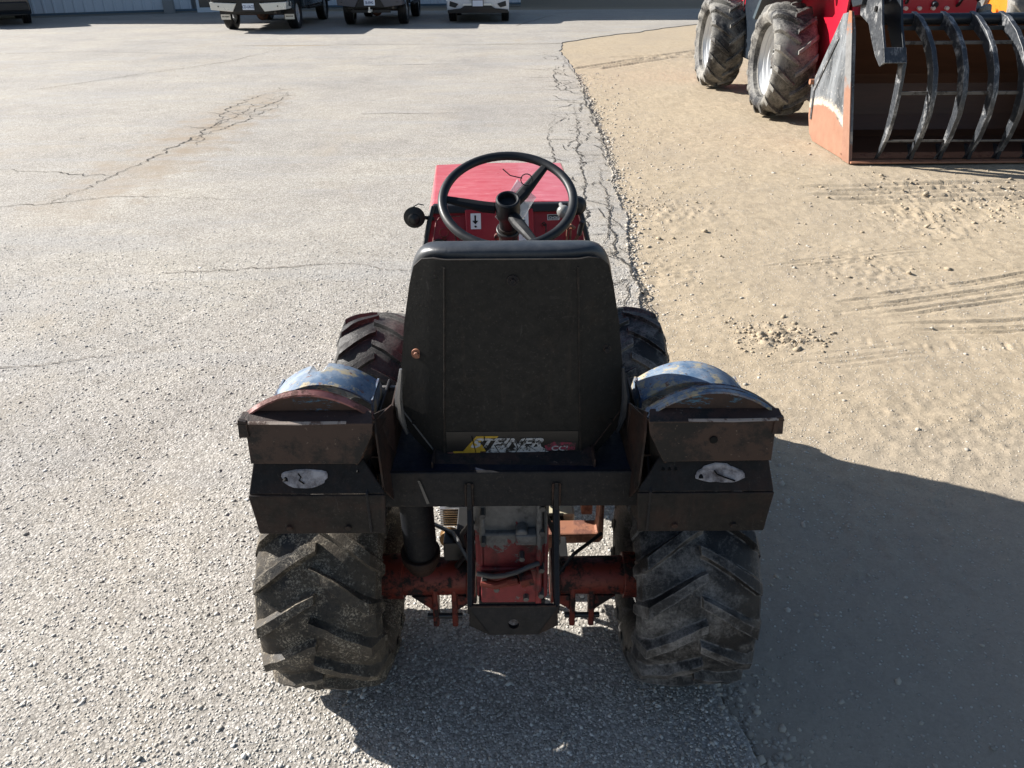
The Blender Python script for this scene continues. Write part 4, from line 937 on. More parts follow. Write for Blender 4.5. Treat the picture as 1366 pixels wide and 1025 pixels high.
# black rubber cowl seal round the near edge
def dash(x, t, d=0):      # t: 0 top .. 1 bottom of the dash plane, d: proud of it
    a = Vector((0, 2.408, 1.045)); b = Vector((0, 2.275, .745)); n_ = Vector((0, -.914, .405))
    p = a.lerp(b, t)+n_*d; return Vector((x, p.y, p.z))
m = MB(FX); m.plate([dash(-.232, -.028, .020), dash(.226, -.028, .020), dash(.228, .055, .020), dash(-.236, .055, .020)], (0, .028, .0)); m.build('cowl_seal', 'rubber_grip', hood, bevel=.006)
for s in (-1, 1):
    m = MB(FX); m.tube([dash(s*.229, -.02, .02), dash(s*.240, .1, .022), dash(s*.262, .40, .024), dash(s*.268, .75, .022), dash(s*.268, 1.0, .02)], .008, 8); m.build('edge_seal', 'rubber_grip', hood, True)
m = MB(FX); m.plate([dash(-.232, 0), dash(.226, 0), dash(.258, .45), dash(.262, 1.0), dash(-.264, 1.0), dash(-.262, .45)], (0, .012, .006)); dp_ = m.build('dash_panel', 'red_paint', T, bevel=.003)
# pink-white worn outline of the left dash panel
m = MB(FX); m.tube([dash(-.250, .55, .004), dash(-.222, .12, .004), dash(-.21, .075, .004), dash(-.145, .07, .004)], .0018, 6); m.build('panel_rib', 'pink_top', dp_, True)
m = MB(FX); A = [dash(-.130, .02, .022), dash(.086, .02, .022), dash(.092, .70, .040), dash(-.122, .70, .040)]; m.plate(A, (0, .045, .01)); sb = m.build('gear_housing', 'red_paint', dp_, bevel=.004)
def dq(x0, t0, x1, t1, d, mat, name, parent, th=.0012):
    m = MB(FX); n_ = Vector((0, -.914, .405)); dd = lambda t: .0225+(t-.02)/.68*.018+d if parent is sb or (parent is not dp_) else d
    m.plate([dash(x0, t0, dd(t0)), dash(x1, t0, dd(t0)), dash(x1, t1, dd(t1)), dash(x0, t1, dd(t1))], -n_*th); return m.build(name, mat, parent)
gp = dq(.038, .02, .070, .42, .0015, 'white_label', 'gear_plate', sb)
sp_ = dq(-.112, .055, -.080, .205, .0015, 'white_label', 'arrow_label', sb)
rot_d = (66.1, 0, 2.6)
def on_dash(x, t, d):
    return FX @ (dash(x, t, .0225+(t-.02)/.68*.018+d))
m = MB(FX); n_ = Vector((0, -.914, .405))
dd = lambda t: .0225+(t-.02)/.68*.018+.0024
m.plate([dash(-.100, .075, dd(.075)), dash(-.095, .075, dd(.075)), dash(-.095, .125, dd(.125)), dash(-.088, .125, dd(.125)), dash(-.0975, .160, dd(.16)), dash(-.107, .125, dd(.125)), dash(-.100, .125, dd(.125))], -n_*.0006); m.build('arrow_mark', 'black_print', sp_)
m = MB(FX); m.plate([dash(-.102, .175, dd(.175)), dash(-.096, .170, dd(.17)), dash(-.092, .185, dd(.185)), dash(-.098, .192, dd(.19))], -n_*.0006)
m.build('label_mark', 'black_print', sp_)
for (ch, t) in (('F', .150), ('N', .235), ('R', .345)): text('gear_letter', ch, .020, 'black_print', gp, on_dash(.050, t+.02, .0030), rot_d, bold=.0006)
for t in (.055, .075, .10, .175, .19, .26, .285): dq(.050, t, .058, t+.006, .0028, 'black_print', 'gear_tick', gp)
def on_d2(x, t, d): return FX @ dash(x, t, d)
cb = MB(FX).plate([dash(.132, .070, .002), dash(.170, .070, .002), dash(.170, .125, .002), dash(.132, .125, .002)], (0, .001, 0)).build('choke_label', 'white_label', dp_)
MB(FX).plate([dash(.1345, .076, .0030), dash(.1675, .076, .0030), dash(.1675, .119, .0030), dash(.1345, .119, .0030)], (0, .0006, 0)).build('label_field', 'dark_steel', cb)
text('choke_lettering', 'CHOKE', .0105, 'white_label', cb, on_d2(.1365, .114, .0036), rot_d, bold=.0003)
m = MB(FX); m.tube([dash(.118, .17, 0), dash(.120, .18, .03)], .0035, 8); m.tube([dash(.112, .17, .03), dash(.118, .155, .032), dash(.125, .17, .03), dash(.124, .26, .03)], .0025, 6); m.build('choke_knob', 'axle_red', dp_, True)
m = MB(FX); m.lathe([(-.004, .020), (-.004, .026), (.004, .026), (.004, .020)], dash(-.215, .36, .006), 'Y', 28, True); m.build('gauge', 'dark_steel', dp_, True)
m = MB(FX); k0 = dash(-.197, .23, .02); m.tube([k0+Vector((math.cos(a)*.014, 0, math.sin(a)*.014)) for a in [i*math.pi/8 for i in range(16)]], .0018, 6, True); m.plate([k0+Vector((-.006, 0, -.012)), k0+Vector((.006, 0, -.012)), k0+Vector((.009, 0, -.05)), k0+Vector((-.009, 0, -.05))], (0, .003, 0)); m.build('ignition_key', 'axle_red', dp_)
m = MB(FX); m.tube([dash(-.17, .15, .01), dash(-.16, .30, .03), dash(-.15, .5, .04)], .003, 6); m.tube([dash(-.155, .2, .01), dash(-.14, .4, .03)], .003, 6); m.tube([dash(-.03, .30, .05), dash(-.03, .33, .085)], .008, 10); m.lathe([(-.01, 0), (-.008, .011), (.008, .011), (.01, 0)], dash(-.03, .30, .085), 'Y', 14); m.build('control_lever', 'axle_red', dp_, True)
# side lamp left (ribbed black housing) and knobs right
m = MB(FX); c0 = Vector((-.288, 2.38, 1.030))
m.lathe([(-.030, .0), (-.026, .014), (-.018, .024), (-.004, .030), (.010, .029), (.022, .020), (.026, .0)], c0, 'Y', 24)
for i in range(7): m.lathe([(-.026+.007*i, .0285-.0018*abs(i-3)**1.5), (-.0245+.007*i, .0340-.0018*abs(i-3)**1.5), (-.023+.007*i, .0295-.0018*abs(i-3)**1.5)], c0, 'Y', 24)
m.cyl(c0+Vector((.02, 0, 0)), c0+Vector((.06, .01, -.01)), .006); m.build('ribbed_lamp', 'rubber_grip', T, True)
m = MB(FX); m.tube([c0+Vector((-.01, 0, .028)), c0+Vector((.015, 0, .042)), c0+Vector((.03, .01, .035))], .002, 6); m.build('lamp_wire', 'bar_grey', T, True)
m = MB(FX); m.lathe([(-.020, 0), (-.018, .010), (-.010, .018), (0, .0205), (.010, .017), (.016, .008), (.03, .006), (.08, .006)], (.172, 2.30, 1.062), 'Y', 22); m.build('throttle_knob', 'grey_knob', T, True)
m = MB(FX); m.lathe([(-.022, 0), (-.020, .016), (-.010, .027), (.004, .030), (.018, .024), (.024, .0)], (.222, 2.36, 1.062), 'Y', 24); m.build('side_lamp', 'rubber_grip', T, True)
m = MB(FX); m.tube([(.232, 2.30, 1.03), (.228, 2.305, 1.010), (.224, 2.31, .985)], [.008, .009, .008], 10); m.build('lever_grip', 'rubber_grip', T, True)
m = MB(FX); m.tube([(.225, 2.31, .99), (.214, 2.33, .955), (.205, 2.34, .86)], .0055, 8); m.tube([(.200, 2.33, 1.0), (.198, 2.34, .86)], .004, 8); m.tube([(.190, 2.33, 1.0), (.187, 2.34, .86)], .004, 8); m.tube([(.178, 2.325, 1.0), (.20, 2.325, 1.01), (.212, 2.325, 1.0)], .006, 8); m.build('control_rod', 'tan_iron', T, True)
# body under the hood, front axle, frame
m = MB(FX); m.box((0, 2.66, .55), (.34, .66, .34)); m.box((0, 2.99, .60), (.42, .03, .42)); m.box((0, 2.30, .58), (.30, .30, .20)); m.build('engine_block', 'black_frame', T, bevel=.008)
m = MB(FX); m.cyl((-.37, 2.67, .285), (.37, 2.67, .285), .05, n=24); m.box((0, 2.67, .34), (.20, .22, .18)); m.build('front_axle', 'axle_red', T, True, .004)
m = MB(FX); m.box((0, 2.22, .70), (.42, .32, .02)); m.box((-.22, 2.25, .66), (.03, .30, .06)); m.box((.22, 2.25, .66), (.03, .30, .06)); m.build('foot_platform', 'black_frame', T, bevel=.003)
m = MB(); m.cyl((0, 2.05, .30), (0, 2.05, .62), .045, n=20); m.box((0, 2.08, .40), (.14, .12, .05)); m.box((0, 2.02, .56), (.14, .14, .05)); m.build('pivot', 'black_frame', T, True, .004)

m = MB(FX); m.plate([(0, 2.0, .55), (0, 2.0, .86), (0, 2.10, .93), (0, 2.30, .93), (0, 2.30, .55)], (.20, 0, 0)); m.v = [Vector(v)-Vector((.10, 0, 0)) for v in m.v]; m.build('legroom_shade_block', 'red_paint', T, bevel=.01)  # unseen block added in the legroom to stop sunlight reaching the ground
m = MB(FX); m.box((-.20, 2.18, .80), (.08, .20, .30)); m.box((.20, 2.18, .80), (.08, .20, .28)); m.build('legroom_shade_side', 'black_frame', T, bevel=.01)  # unseen side blocks, added to close the same sunlit gap
# --- steering wheel
SC = Vector((-.008, 2.095, 1.160)); TI = R(27)
e1 = Vector((1, 0, 0)); e2 = Vector((0, math.cos(TI), math.sin(TI))); e3 = Vector((0, -math.sin(TI), math.cos(TI)))
sw = lambda a, r_, h_=0: SC+(e1*math.cos(a)+e2*math.sin(a))*r_+e3*h_
m = MB(); N = 72; vs = []; fs = []
prof = [(.013*math.cos(b)+ (0.0012 if q % 2 else -.0004)*(1 if 2 <= q <= 6 else 0), .0115*math.sin(b)) for q, b in enumerate([2*math.pi*i/16 for i in range(16)])]
for i in range(N):
    a = 2*math.pi*i/N
    for (pr, ph) in prof: vs.append(sw(a, .180+pr, ph))
for i in range(N):
    for j in range(16): fs.append((i*16+j, ((i+1) % N)*16+j, ((i+1) % N)*16+(j+1) % 16, i*16+(j+1) % 16))
m.add(vs, fs); stw = m.build('steering_wheel', 'wheel_plastic', T, True, angle=60)
for ad in (178, 52, -66):
    a = R(ad); m = MB(); ts = [(.035, -.030, .016, .010), (.07, -.026, .017, .010), (.12, -.014, .014, .008), (.172, -.002, .011, .006)]
    side = Vector(e1*-math.sin(a)+e2*math.cos(a)); rows = []
    for (r_, h_, wd, th_) in ts:
        p = sw(a, r_, h_); rows.append([p+side*wd-e3*th_, p+side*wd+e3*th_*.3, p+side*wd*.5+e3*th_, p-side*wd*.5+e3*th_, p-side*wd+e3*th_*.3, p-side*wd-e3*th_])
    vs = [p for r_ in rows for p in r_]; fs = []
    for j in range(3):
        for i in range(6): fs.append((j*6+i, j*6+(i+1) % 6, (j+1)*6+(i+1) % 6, (j+1)*6+i))
    fs += [(0, 1, 2, 3, 4, 5), (23, 22, 21, 20, 19, 18)]
    m.add(vs, fs).build('spoke', 'spoke_black', stw, True, .002, angle=30)
def lathe3(prof, c, ax, n=32):
    q = ax.to_track_quat('Z', 'Y').to_matrix(); vs = []; mm = len(prof)
    for i in range(n):
        g = 2*math.pi*i/n
        for h_, r_ in prof: vs.append(c+q @ Vector((r_*math.cos(g), r_*math.sin(g), h_)))
    return MB().add(vs, [(i*mm+j, ((i+1) % n)*mm+j, ((i+1) % n)*mm+j+1, i*mm+j+1) for i in range(n) for j in range(mm-1)])
lathe3([(-.115, .0), (-.115, .024), (-.065, .026), (-.055, .033), (-.035, .035), (.000, .034), (.005, .033), (.007, .029), (.005, .025), (-.010, .023), (-.014, 0)], SC-e3*.004, e3).build('hub', 'wheel_plastic', stw, True, angle=40)
m = MB(); m.cyl(SC-e3*.10, (-.006, 2.27, .80), .027, .030, 24); m.build('steering_column', 'brown_black', T, True, .002)
m = MB(); m.cyl(SC-e3*.11, SC-e3*.125, .034, .034, 24); m.cyl((-.007, 2.20, .94), (-.006, 2.24, .87), .040, .046, 20); m.build('column_collar', 'dark_steel', T, True, .002)

# --- document bag zip-tied to the upper right spoke: its own thing
bagc = Vector((.045, 2.15, 1.145))
B = thing('document_bag', 'clear plastic bag with printed sale papers zip-tied to the steering wheel spoke', 'plastic bag', bagc)
def sheet(c, u, v, nu, nv, amp, seed, pr=None):
    g = random.Random(seed); ph = [g.uniform(0, 6) for _ in range(4)]; n_ = u.cross(v).normalized(); vs = []
    for i in range(nu+1):
        for j in range(nv+1):
            a = i/nu-.5; b = j/nv-.5
            vs.append(c+u*a+v*b+n_*amp*(math.sin(a*7+ph[0]+b*3)+.6*math.sin(b*9+ph[1]-a*4)+.4*math.sin(a*15+ph[2])))
    return MB().add(vs, [(i*(nv+1)+j, (i+1)*(nv+1)+j, (i+1)*(nv+1)+j+1, i*(nv+1)+j+1) for i in range(nu) for j in range(nv)])
bu = Vector((.058, .012, -.058)); bv = Vector((.075, .045, .112))
bc = Vector((.014, 2.165, 1.118))
bg_ = sheet(bc, bu*.95, bv*.86, 10, 14, .0030, 3).build('plastic_sleeve', 'bag_plastic', B, True, angle=180)
so = bg_.modifiers.new('th', 'SOLIDIFY'); so.thickness = .0006
sheet(bc-Vector((.004, -.004, .008)), bu*.68, bv*.52, 8, 10, .0022, 5).build('paper', 'tag_paper', B, True, angle=180)
m = MB(); q0 = sw(R(52), .085, .012)
m.tube([q0+Vector((math.cos(a)*.016, -.004, math.sin(a)*.016)) for a in [i*math.pi/7 for i in range(14)]], .0016, 6, True)
m.tube([q0+Vector((-.012, -.004, .004)), q0+Vector((-.045, -.005, .012)), q0+Vector((-.066, -.004, .030))], .0016, 6); m.build('zip_tie', 'rubber_grip', B, True)

#OBJECTS2#
# ================================================================== red wheel loader with grapple bucket
L = thing('wheel_loader', 'red wheel loader with silver rims standing on the dirt behind its grapple bucket', 'loader', (4.3, 11, 0))
RL = .635
def ld_wheel(cx, cy, out, mat, seed, phase):
    wh = rim_mb(cx, cy, RL, .49, .395, None, out, .10, -.45).build('wheel', 'rim_silver', L, True)
    tyre_mb(cx, cy, RL, .49, .395, 16, .050, -1, .34, .080, None, seed, shoulder=.05, phase=phase, side=.9).build('tyre', mat, wh, True, angle=28)
    st = [(.372, .10), (.355, .095), (.340, .060), (.315, .055), (.300, .020), (.270, .012), (.255, -.02), (.20, -.03), (.17, -.035), (.12, -.03)]
    MB().lathe([(cx+out*b, a) for a, b in st], (0, cy, RL), 'X', 48).build('rim_disc', 'rim_silver', wh, True)
    m = MB(); m.cyl((cx+out*.0, cy, RL), (cx+out*.10, cy, RL), .085, .07, 20)
    for i in range(8):
        a = i*math.pi/4; m.cyl((cx+out*.04, cy+.125*math.cos(a), RL+.125*math.sin(a)), (cx+out*.085, cy+.125*math.cos(a), RL+.125*math.sin(a)), .016, n=6)
    m.build('hub', 'bar_grey', wh, True)
ld_wheel(3.24, 9.90, -1, 'tyre_loader', 21, .1); ld_wheel(3.09, 12.35, -1, 'tyre_loader', 22, .5)
ld_wheel(5.30, 9.90, 1, 'tyre_loader', 23, .3); ld_wheel(5.15, 12.35, 1, 'tyre_loader', 24, .8)
m = MB(); m.cyl((3.3, 9.9, RL), (5.25, 9.9, RL), .10, n=16); m.build('front_axle', 'loader_dark', L, True)
m = MB(); m.cyl((3.2, 12.35, RL), (5.1, 12.35, RL), .10, n=16); m.build('rear_axle', 'loader_dark', L, True)
# fuel tank and step between the wheels
m = MB(); m.plate([(3.30, 11.05, .46), (3.30, 11.95, .46), (3.30, 12.02, .75), (3.30, 12.0, 1.35), (3.30, 10.9, 1.35), (3.30, 10.95, .75)], (.45, 0, 0)); m.build('fuel_tank', 'loader_dark', L, bevel=.03)
m = MB(); m.tube([(3.28, 11.98, .44), (3.28, 12.02, .75), (3.28, 11.95, 1.4)], .012, 6); m.build('tank_edge', 'bar_grey', L, True)
m = MB(); m.box((3.42, 10.72, .62), (.24, .05, .40)); m.box((3.42, 10.80, .80), (.26, .22, .03)); m.build('step', 'loader_grey', L, bevel=.004)
m = MB(); m.plate([(3.10, 10.75, 1.02), (3.10, 10.45, 1.36), (3.10, 9.55, 1.42), (3.10, 9.50, 1.46), (3.10, 10.48, 1.42), (3.10, 10.84, 1.04)], (.50, 0, 0)); m.build('mudguard', 'loader_grey', L, bevel=.006)
m = MB(); m.box((3.34, 10.72, 1.02), (.16, .12, .05)); m.box((3.30, 10.68, .99), (.10, .05, .03)); m.build('mudguard_bracket', 'loader_grey', L, bevel=.004)
# frames and hood
m = MB(); m.plate([(3.62, 9.2, .50), (3.62, 10.9, .45), (3.62, 10.9, 1.25), (3.62, 9.9, 1.60), (3.62, 9.05, 1.45), (3.62, 8.9, .95)], (.06, 0, 0)); m.build('front_frame_side', 'loader_red', L, bevel=.008)
m = MB(); m.plate([(4.86, 9.2, .50), (4.86, 10.9, .45), (4.86, 10.9, 1.25), (4.86, 9.9, 1.60), (4.86, 9.05, 1.45), (4.86, 8.9, .95)], (.06, 0, 0)); m.build('front_frame_side', 'loader_red', L, bevel=.008)
m = MB(); m.box((4.27, 10.0, .85), (1.18, 1.3, .45)); m.build('front_frame_core', 'loader_dark', L, bevel=.01)
m = MB(); m.box((4.2, 12.6, 1.15), (1.2, 2.4, .75)); m.build('rear_frame', 'loader_red', L, bevel=.04)
m = MB(); m.box((4.2, 13.1, 1.85), (1.25, 1.5, .65)); m.build('engine_hood', 'loader_red', L, bevel=.06)
m = MB(); m.box((4.2, 11.45, 2.1), (1.25, 1.35, 1.2)); cabm = m.build('cab', 'loader_dark', L, bevel=.04)
m = MB(); m.box((4.2, 10.77, 2.15), (1.08, .02, .90)); m.box((3.57, 11.45, 2.15), (.02, 1.1, .90)); m.box((4.83, 11.45, 2.15), (.02, 1.1, .90)); m.build('cab_window', 'glass_dark', cabm)
m = MB(); m.box((4.2, 11.45, 2.74), (1.4, 1.5, .10)); m.build('cab_roof', 'loader_red', cabm, bevel=.03)
m = MB(); m.box((3.66, 9.30, 1.42), (.10, .05, .06)); m.build('marker_lamp', 'amber', L, bevel=.01)
m = MB(); m.box((3.50, 9.42, 1.44), (.42, .05, .05)); m.build('lamp_bar', 'black_frame', L, bevel=.004)
# pink-red tapered plate next to the left front wheel
m = MB(); m.plate([(3.56, 9.0, 1.50), (3.56, 9.0, .98), (3.56, 9.05, .62), (3.56, 9.5, .55), (3.56, 9.7, 1.50)], (.025, 0, 0)); m.build('tower_plate', 'loader_red', L, bevel=.004)
# loader arms, cylinders, cross tube, hoses
for x in (3.98, 4.60):
    m = MB(); m.plate([(x, 10.3, 1.95), (x, 9.3, 1.52), (x, 9.02, 1.10), (x, 9.0, .62), (x, 9.08, .55), (x, 9.2, .95), (x, 9.5, 1.28), (x, 10.4, 1.70)], (.09, 0, 0)); m.build('lift_arm', 'loader_red', L, bevel=.01)
m = MB(); m.cyl((3.70, 8.95, 1.02), (4.80, 8.95, 1.02), .07, n=18); m.build('cross_tube', 'loader_dark', L, True)
m = MB(); m.cyl((4.34, 9.9, 1.65), (4.34, 9.1, 1.40), .06, n=16); m.cyl((4.34, 9.1, 1.40), (4.34, 8.7, 1.28), .03, n=12); m.build('tilt_cylinder', 'loader_dark', L, True)
g = random.Random(4)
for i in range(9):
    x = 3.85+i*.115+g.uniform(-.03, .03); z = 1.30+g.uniform(-.05, .10); m = MB()
    m.tube([(x, 9.05, z-.12), (x+g.uniform(-.05, .05), 8.72, z+.02), (x+g.uniform(-.08, .08), 8.62, z+.16), (x+g.uniform(-.05, .05), 8.85, z+.30), (x, 9.3, z+.30)], .016, 8); m.build('hydraulic_hose', ('rubber_grip', 'hose_grey')[i % 2], L, True)
for i in range(6):
    m = MB(); x = 3.72+.06*i; m.tube([(x, 9.0, 1.0), (x-.02, 8.8, 1.18), (x+.02, 8.75, 1.32), (x, 8.95, 1.50)], .013, 8); m.build('hydraulic_hose', 'rubber_grip', L, True)
for i in range(4):
    m = MB(); x = 4.05+.14*i; m.cyl((x, 8.90, 1.27), (x, 8.70, 1.25), .022, .018, 10); m.build('coupling', 'chrome', L, True)
m = MB(); m.plate([(3.88, 8.74, .98), (4.78, 8.74, .98), (4.78, 8.74, 1.34), (3.88, 8.74, 1.34)], (0, .03, 0)); m.build('quick_coupler', 'loader_red', L, bevel=.006)

# ---------------------------------------------- the bucket (lies on the ground, coupled to the loader)
BX0, BX1 = 3.20, 5.62
Bk = thing('grapple_bucket', 'worn steel loader bucket with curved black grapple tines and rust-orange side plate', 'bucket', (4.4, 7.6, 0))
BX0 = 3.22
prof = [(7.42, .012), (7.62, .012), (8.60, .03), (8.76, .07), (8.86, .22), (8.93, .52), (8.88, .62), (8.30, 1.19), (8.12, 1.22)]
qd = lambda y: 7.4+(y-7.4)*.84
prof = [(qd(a), b) for a, b in prof]
inn = [(a-(.02 if q > 3 else 0), b+.02) for q, (a, b) in enumerate(prof)]
m = MB(); n = len(prof)
vs = [Vector((BX0+.03, a, b)) for a, b in prof]+[Vector((BX1-.03, a, b)) for a, b in prof]+[Vector((BX0+.03, a, b)) for a, b in inn]+[Vector((BX1-.03, a, b)) for a, b in inn]
fs = []
for i in range(n-1): fs += [(i, i+1, n+i+1, n+i), (2*n+i, 3*n+i, 3*n+i+1, 2*n+i+1)]
fs += [(0, n, 3*n, 2*n), (n-1, 3*n-1, 4*n-1, 2*n-1)]
m.add(vs, fs); m.build('bucket_shell', 'bucket_inside', Bk)
for x, s in ((BX0, 1), (BX1, -1)):
    pts = [(x, 7.40, .0), (x, 8.62, .0), (x, 8.77, .06), (x, 8.90, .22), (x, 8.97, .52), (x, 8.36, 1.24), (x, 8.14, 1.27), (x, 7.98, 1.10)]
    pts = [(a, qd(b), c) for a, b, c in pts]
    m = MB(); m.plate(pts, (s*.028, 0, 0)); sp2 = m.build('side_plate', 'bucket_steel', Bk, bevel=.004)
    # wear strip along the front edge and upper rib
    m = MB(); m.plate([(x-s*.014, 7.38, .0), (x-s*.014, 7.56, .0), (x-s*.014, qd(8.13), 1.08), (x-s*.014, qd(8.17), 1.275), (x-s*.014, qd(8.10), 1.275), (x-s*.014, qd(7.98), 1.10)], (s*.012, 0, 0)); m.build('wear_edge', 'bucket_wear', sp2, bevel=.003)
    m = MB(); m.plate([(x-s*.012, qd(8.80), .20), (x-s*.012, qd(8.85), .50), (x-s*.012, qd(8.36), 1.04), (x-s*.012, qd(8.33), 1.02), (x-s*.012, qd(8.81), .49), (x-s*.012, qd(8.76), .20)], (s*.010, 0, 0)); m.build('side_rib', 'tine_steel', sp2, bevel=.003)
    m = MB(); m.cyl((x-s*.04, qd(8.92), .56), (x, qd(8.92), .56), .028, n=12); m.build('side_stud', 'bucket_rust', sp2, True)
# cutting edge
m = MB(); m.plate([(BX0+.0, 7.36, .004), (BX1, 7.36, .004), (BX1, 7.64, .034), (BX0, 7.64, .034)], (0, 0, .016)); m.build('cutting_edge', 'bucket_rust', Bk, bevel=.003)
for i in range(16):
    x = 3.86+.108*i
m = MB()
# grapple: long first arm with a hinge knuckle, then curved tines on a top tube
G = thing('grapple', 'black grapple frame of curved tines and cross bars clamped over the bucket mouth', 'grapple', (4.5, 7.9, 1.2))
path = [(7.45, .02), (7.36, .12), (7.29, .26), (7.24, .46), (7.25, .66), (7.32, .84), (7.45, 1.0), (7.62, 1.13), (7.82, 1.23), (7.98, 1.27)]
def tine(x, w, parent, name='tine', mat='tine_steel', first=False):
    pts = path; n_ = len(pts); vs = []
    for i, (a, b) in enumerate(pts):
        p = Vector((0, a, b)); q0_ = Vector((0, *pts[max(0, i-1)])); q1_ = Vector((0, *pts[min(n_-1, i+1)])); t = (q1_-q0_).normalized(); nn = Vector((0, -t.z, t.y))
        d = [.012, .05, .08, .095, .10, .10, .10, .10, .11, .10][i]
        for sx in (-w/2, w/2): vs.append(Vector((x+sx, 0, 0))+p-nn*.0); vs.append(Vector((x+sx, 0, 0))+p-nn*d*(-1 if nn.y < 0 else 1)*-1 if False else Vector((x+sx, p.y+abs(t.z)*d, p.z-max(0, t.y)*d)))
    fs = []
    for i in range(n_-1):
        a = 4*i; b = a+4
        fs += [(a, a+2, b+2, b), (a+1, b+1, b+3, a+3), (a, b, b+1, a+1), (a+2, a+3, b+3, b+2)]
    fs += [(0, 1, 3, 2), (4*n_-4, 4*n_-2, 4*n_-1, 4*n_-3)]
    return MB().add(vs, fs).build(name, mat, parent, True, .004, angle=40)
for i in range(7): tine(3.79+.272*i, .046, G)
# pointed feet of the tines
for i in range(7):
    x = 3.79+.272*i; m = MB(); m.hull([Vector((x-.016, 7.36, .14)), Vector((x+.016, 7.36, .14)), Vector((x+.016, 7.50, .16)), Vector((x-.016, 7.50, .16))], [Vector((x-.016, 7.375, .035)), Vector((x+.016, 7.375, .035)), Vector((x+.016, 7.40, .035)), Vector((x-.016, 7.40, .035))]); m.build('tine_foot', 'grapple_paint', G, bevel=.002)
m = MB(); m.cyl((3.50, 7.95, 1.205), (5.50, 7.95, 1.205), .050, n=20); m.build('hinge_tube', 'grapple_paint', G, True)
for (y, z, h_) in ((7.80, 1.135, .035), (7.60, 1.03, .03), (7.30, .64, .03), (7.325, .215, .018)):
    m = MB(); m.box((4.47, y+.03, z), (1.92, .02, h_)); m.build('cross_bar', 'bar_grey' if z < 1.1 else 'grapple_paint', G, bevel=.002)
# first arm: two plates from the carrier down to the knuckle, then the outer tine
for dx in (0, .17):
    x = 3.30+dx+.0; m = MB(); m.plate([(x, 8.05, 1.36), (x, 7.80, 1.50), (x, 7.62, 1.42), (x, 7.50, 1.20), (x, 7.36, 1.02), (x, 7.30, .90), (x, 7.37, .86), (x, 7.50, .93), (x, 7.62, 1.03), (x, 7.78, 1.18), (x, 8.0, 1.24)], (.022, 0, 0))
    m.build('arm_plate', 'tine_steel' if dx == 0 else 'grapple_paint', G, bevel=.003)
m = MB(); m.plate([(3.30, 7.285, .90), (3.50, 7.285, .90), (3.50, 7.36, 1.02), (3.30, 7.36, 1.02)], (0, .02, -.008)); m.build('knuckle_plate', 'tine_steel', G, bevel=.003)
m = MB(); m.cyl((3.285, 7.66, 1.31), (3.299, 7.66, 1.31), .024, n=14); m.build('arm_pin', 'black_print', G)
sv = path[:]; path[:] = [(7.46, .02), (7.37, .12), (7.30, .28), (7.27, .46), (7.27, .64), (7.28, .78), (7.29, .84), (7.295, .88), (7.30, .90), (7.305, .92)]
tine(3.49, .032, G); path[:] = sv
m = MB(); m.plate([(3.26, 7.92, 1.33), (3.26, 8.12, 1.30), (3.26, 8.6, 1.75), (3.26, 8.5, 1.95), (3.26, 7.9, 1.6)], (.16, 0, 0)); m.build('arm_carrier', 'grapple_paint', G, bevel=.008)

# ================================================================== machine with an orange wheel further back
O = thing('orange_wheeled_machine', 'parked machine with orange wheel rims behind the red loader', 'tractor', (10.2, 17, 0))
for (cx, cy, r_, w_) in ((9.62, 16.6, .72, .45), (11.3, 16.6, .72, .45), (9.45, 19.2, .72, .45), (11.3, 19.2, .72, .45)):
    sgn_ = -1 if cx < 10 else 1
    wh = rim_mb(cx, cy, r_, w_, .42, None, sgn_, .10, .9).build('wheel', 'rim_orange', O, True)
    tyre_mb(cx, cy, r_, w_, .42, 16, .045, -1, .34, .08, None, int(cx*3+cy), shoulder=.05).build('tyre', 'tyre_pale', wh, True, angle=28)
m = MB(); m.box((10.37, 17.9, .95), (1.0, 4.0, .5)); m.build('chassis', 'loader_dark', O, bevel=.03)
m = MB(); m.box((10.37, 17.2, 1.5), (1.1, 1.6, .7)); m.build('hood', 'rim_orange', O, bevel=.06)
m = MB(); m.box((10.37, 18.9, 1.9), (1.2, 1.4, 1.5)); cb_ = m.build('cab', 'loader_dark', O, bevel=.05)
m = MB(); m.box((10.37, 18.19, 2.05), (1.0, .02, .9)); m.box((9.76, 18.9, 2.05), (.02, 1.1, .9)); m.box((10.98, 18.9, 2.05), (.02, 1.1, .9)); m.build('cab_window', 'glass_dark', cb_)

# ================================================================== road vehicles in front of the building
def road_wheel(P, cx, cy, r, w, out, rimmat='rim_silver'):
    wh = rim_mb(cx, cy, r, w, r*.64, None, out, .05, .8)
    m2 = wh
    for i in range(6):
        a = i*math.pi/3; d = Vector((0, math.cos(a), math.sin(a))); c = Vector((cx+out*w*.30, cy, r)); t = Vector((0, -d.z, d.y))
        m2.plate([c+d*.05-t*.03, c+d*r*.60-t*.02, c+d*r*.60+t*.02, c+d*.05+t*.03], (-out*.03, 0, 0))
    m2.pieces = lambda: [m2]
    wo = m2.build('wheel', rimmat, P, True)
    hw = w/2; R_ = r*.64
    pr = [(-hw*.62, R_-.01), (-hw*.9, R_+.02), (-hw, r*.86), (-hw*.92, r*.965), (-hw*.75, r*.99), (-hw*.3, r), (-hw*.27, r*.975), (-hw*.2, r*.975), (-hw*.17, r), (hw*.17, r), (hw*.2, r*.975), (hw*.27, r*.975), (hw*.3, r), (hw*.75, r*.99), (hw*.92, r*.965), (hw, r*.86), (hw*.9, R_+.02), (hw*.62, R_-.01)]
    MB().lathe(pr, (cx, cy, r), 'X', 40).build('tyre', 'tyre_road', wo, True, angle=30)
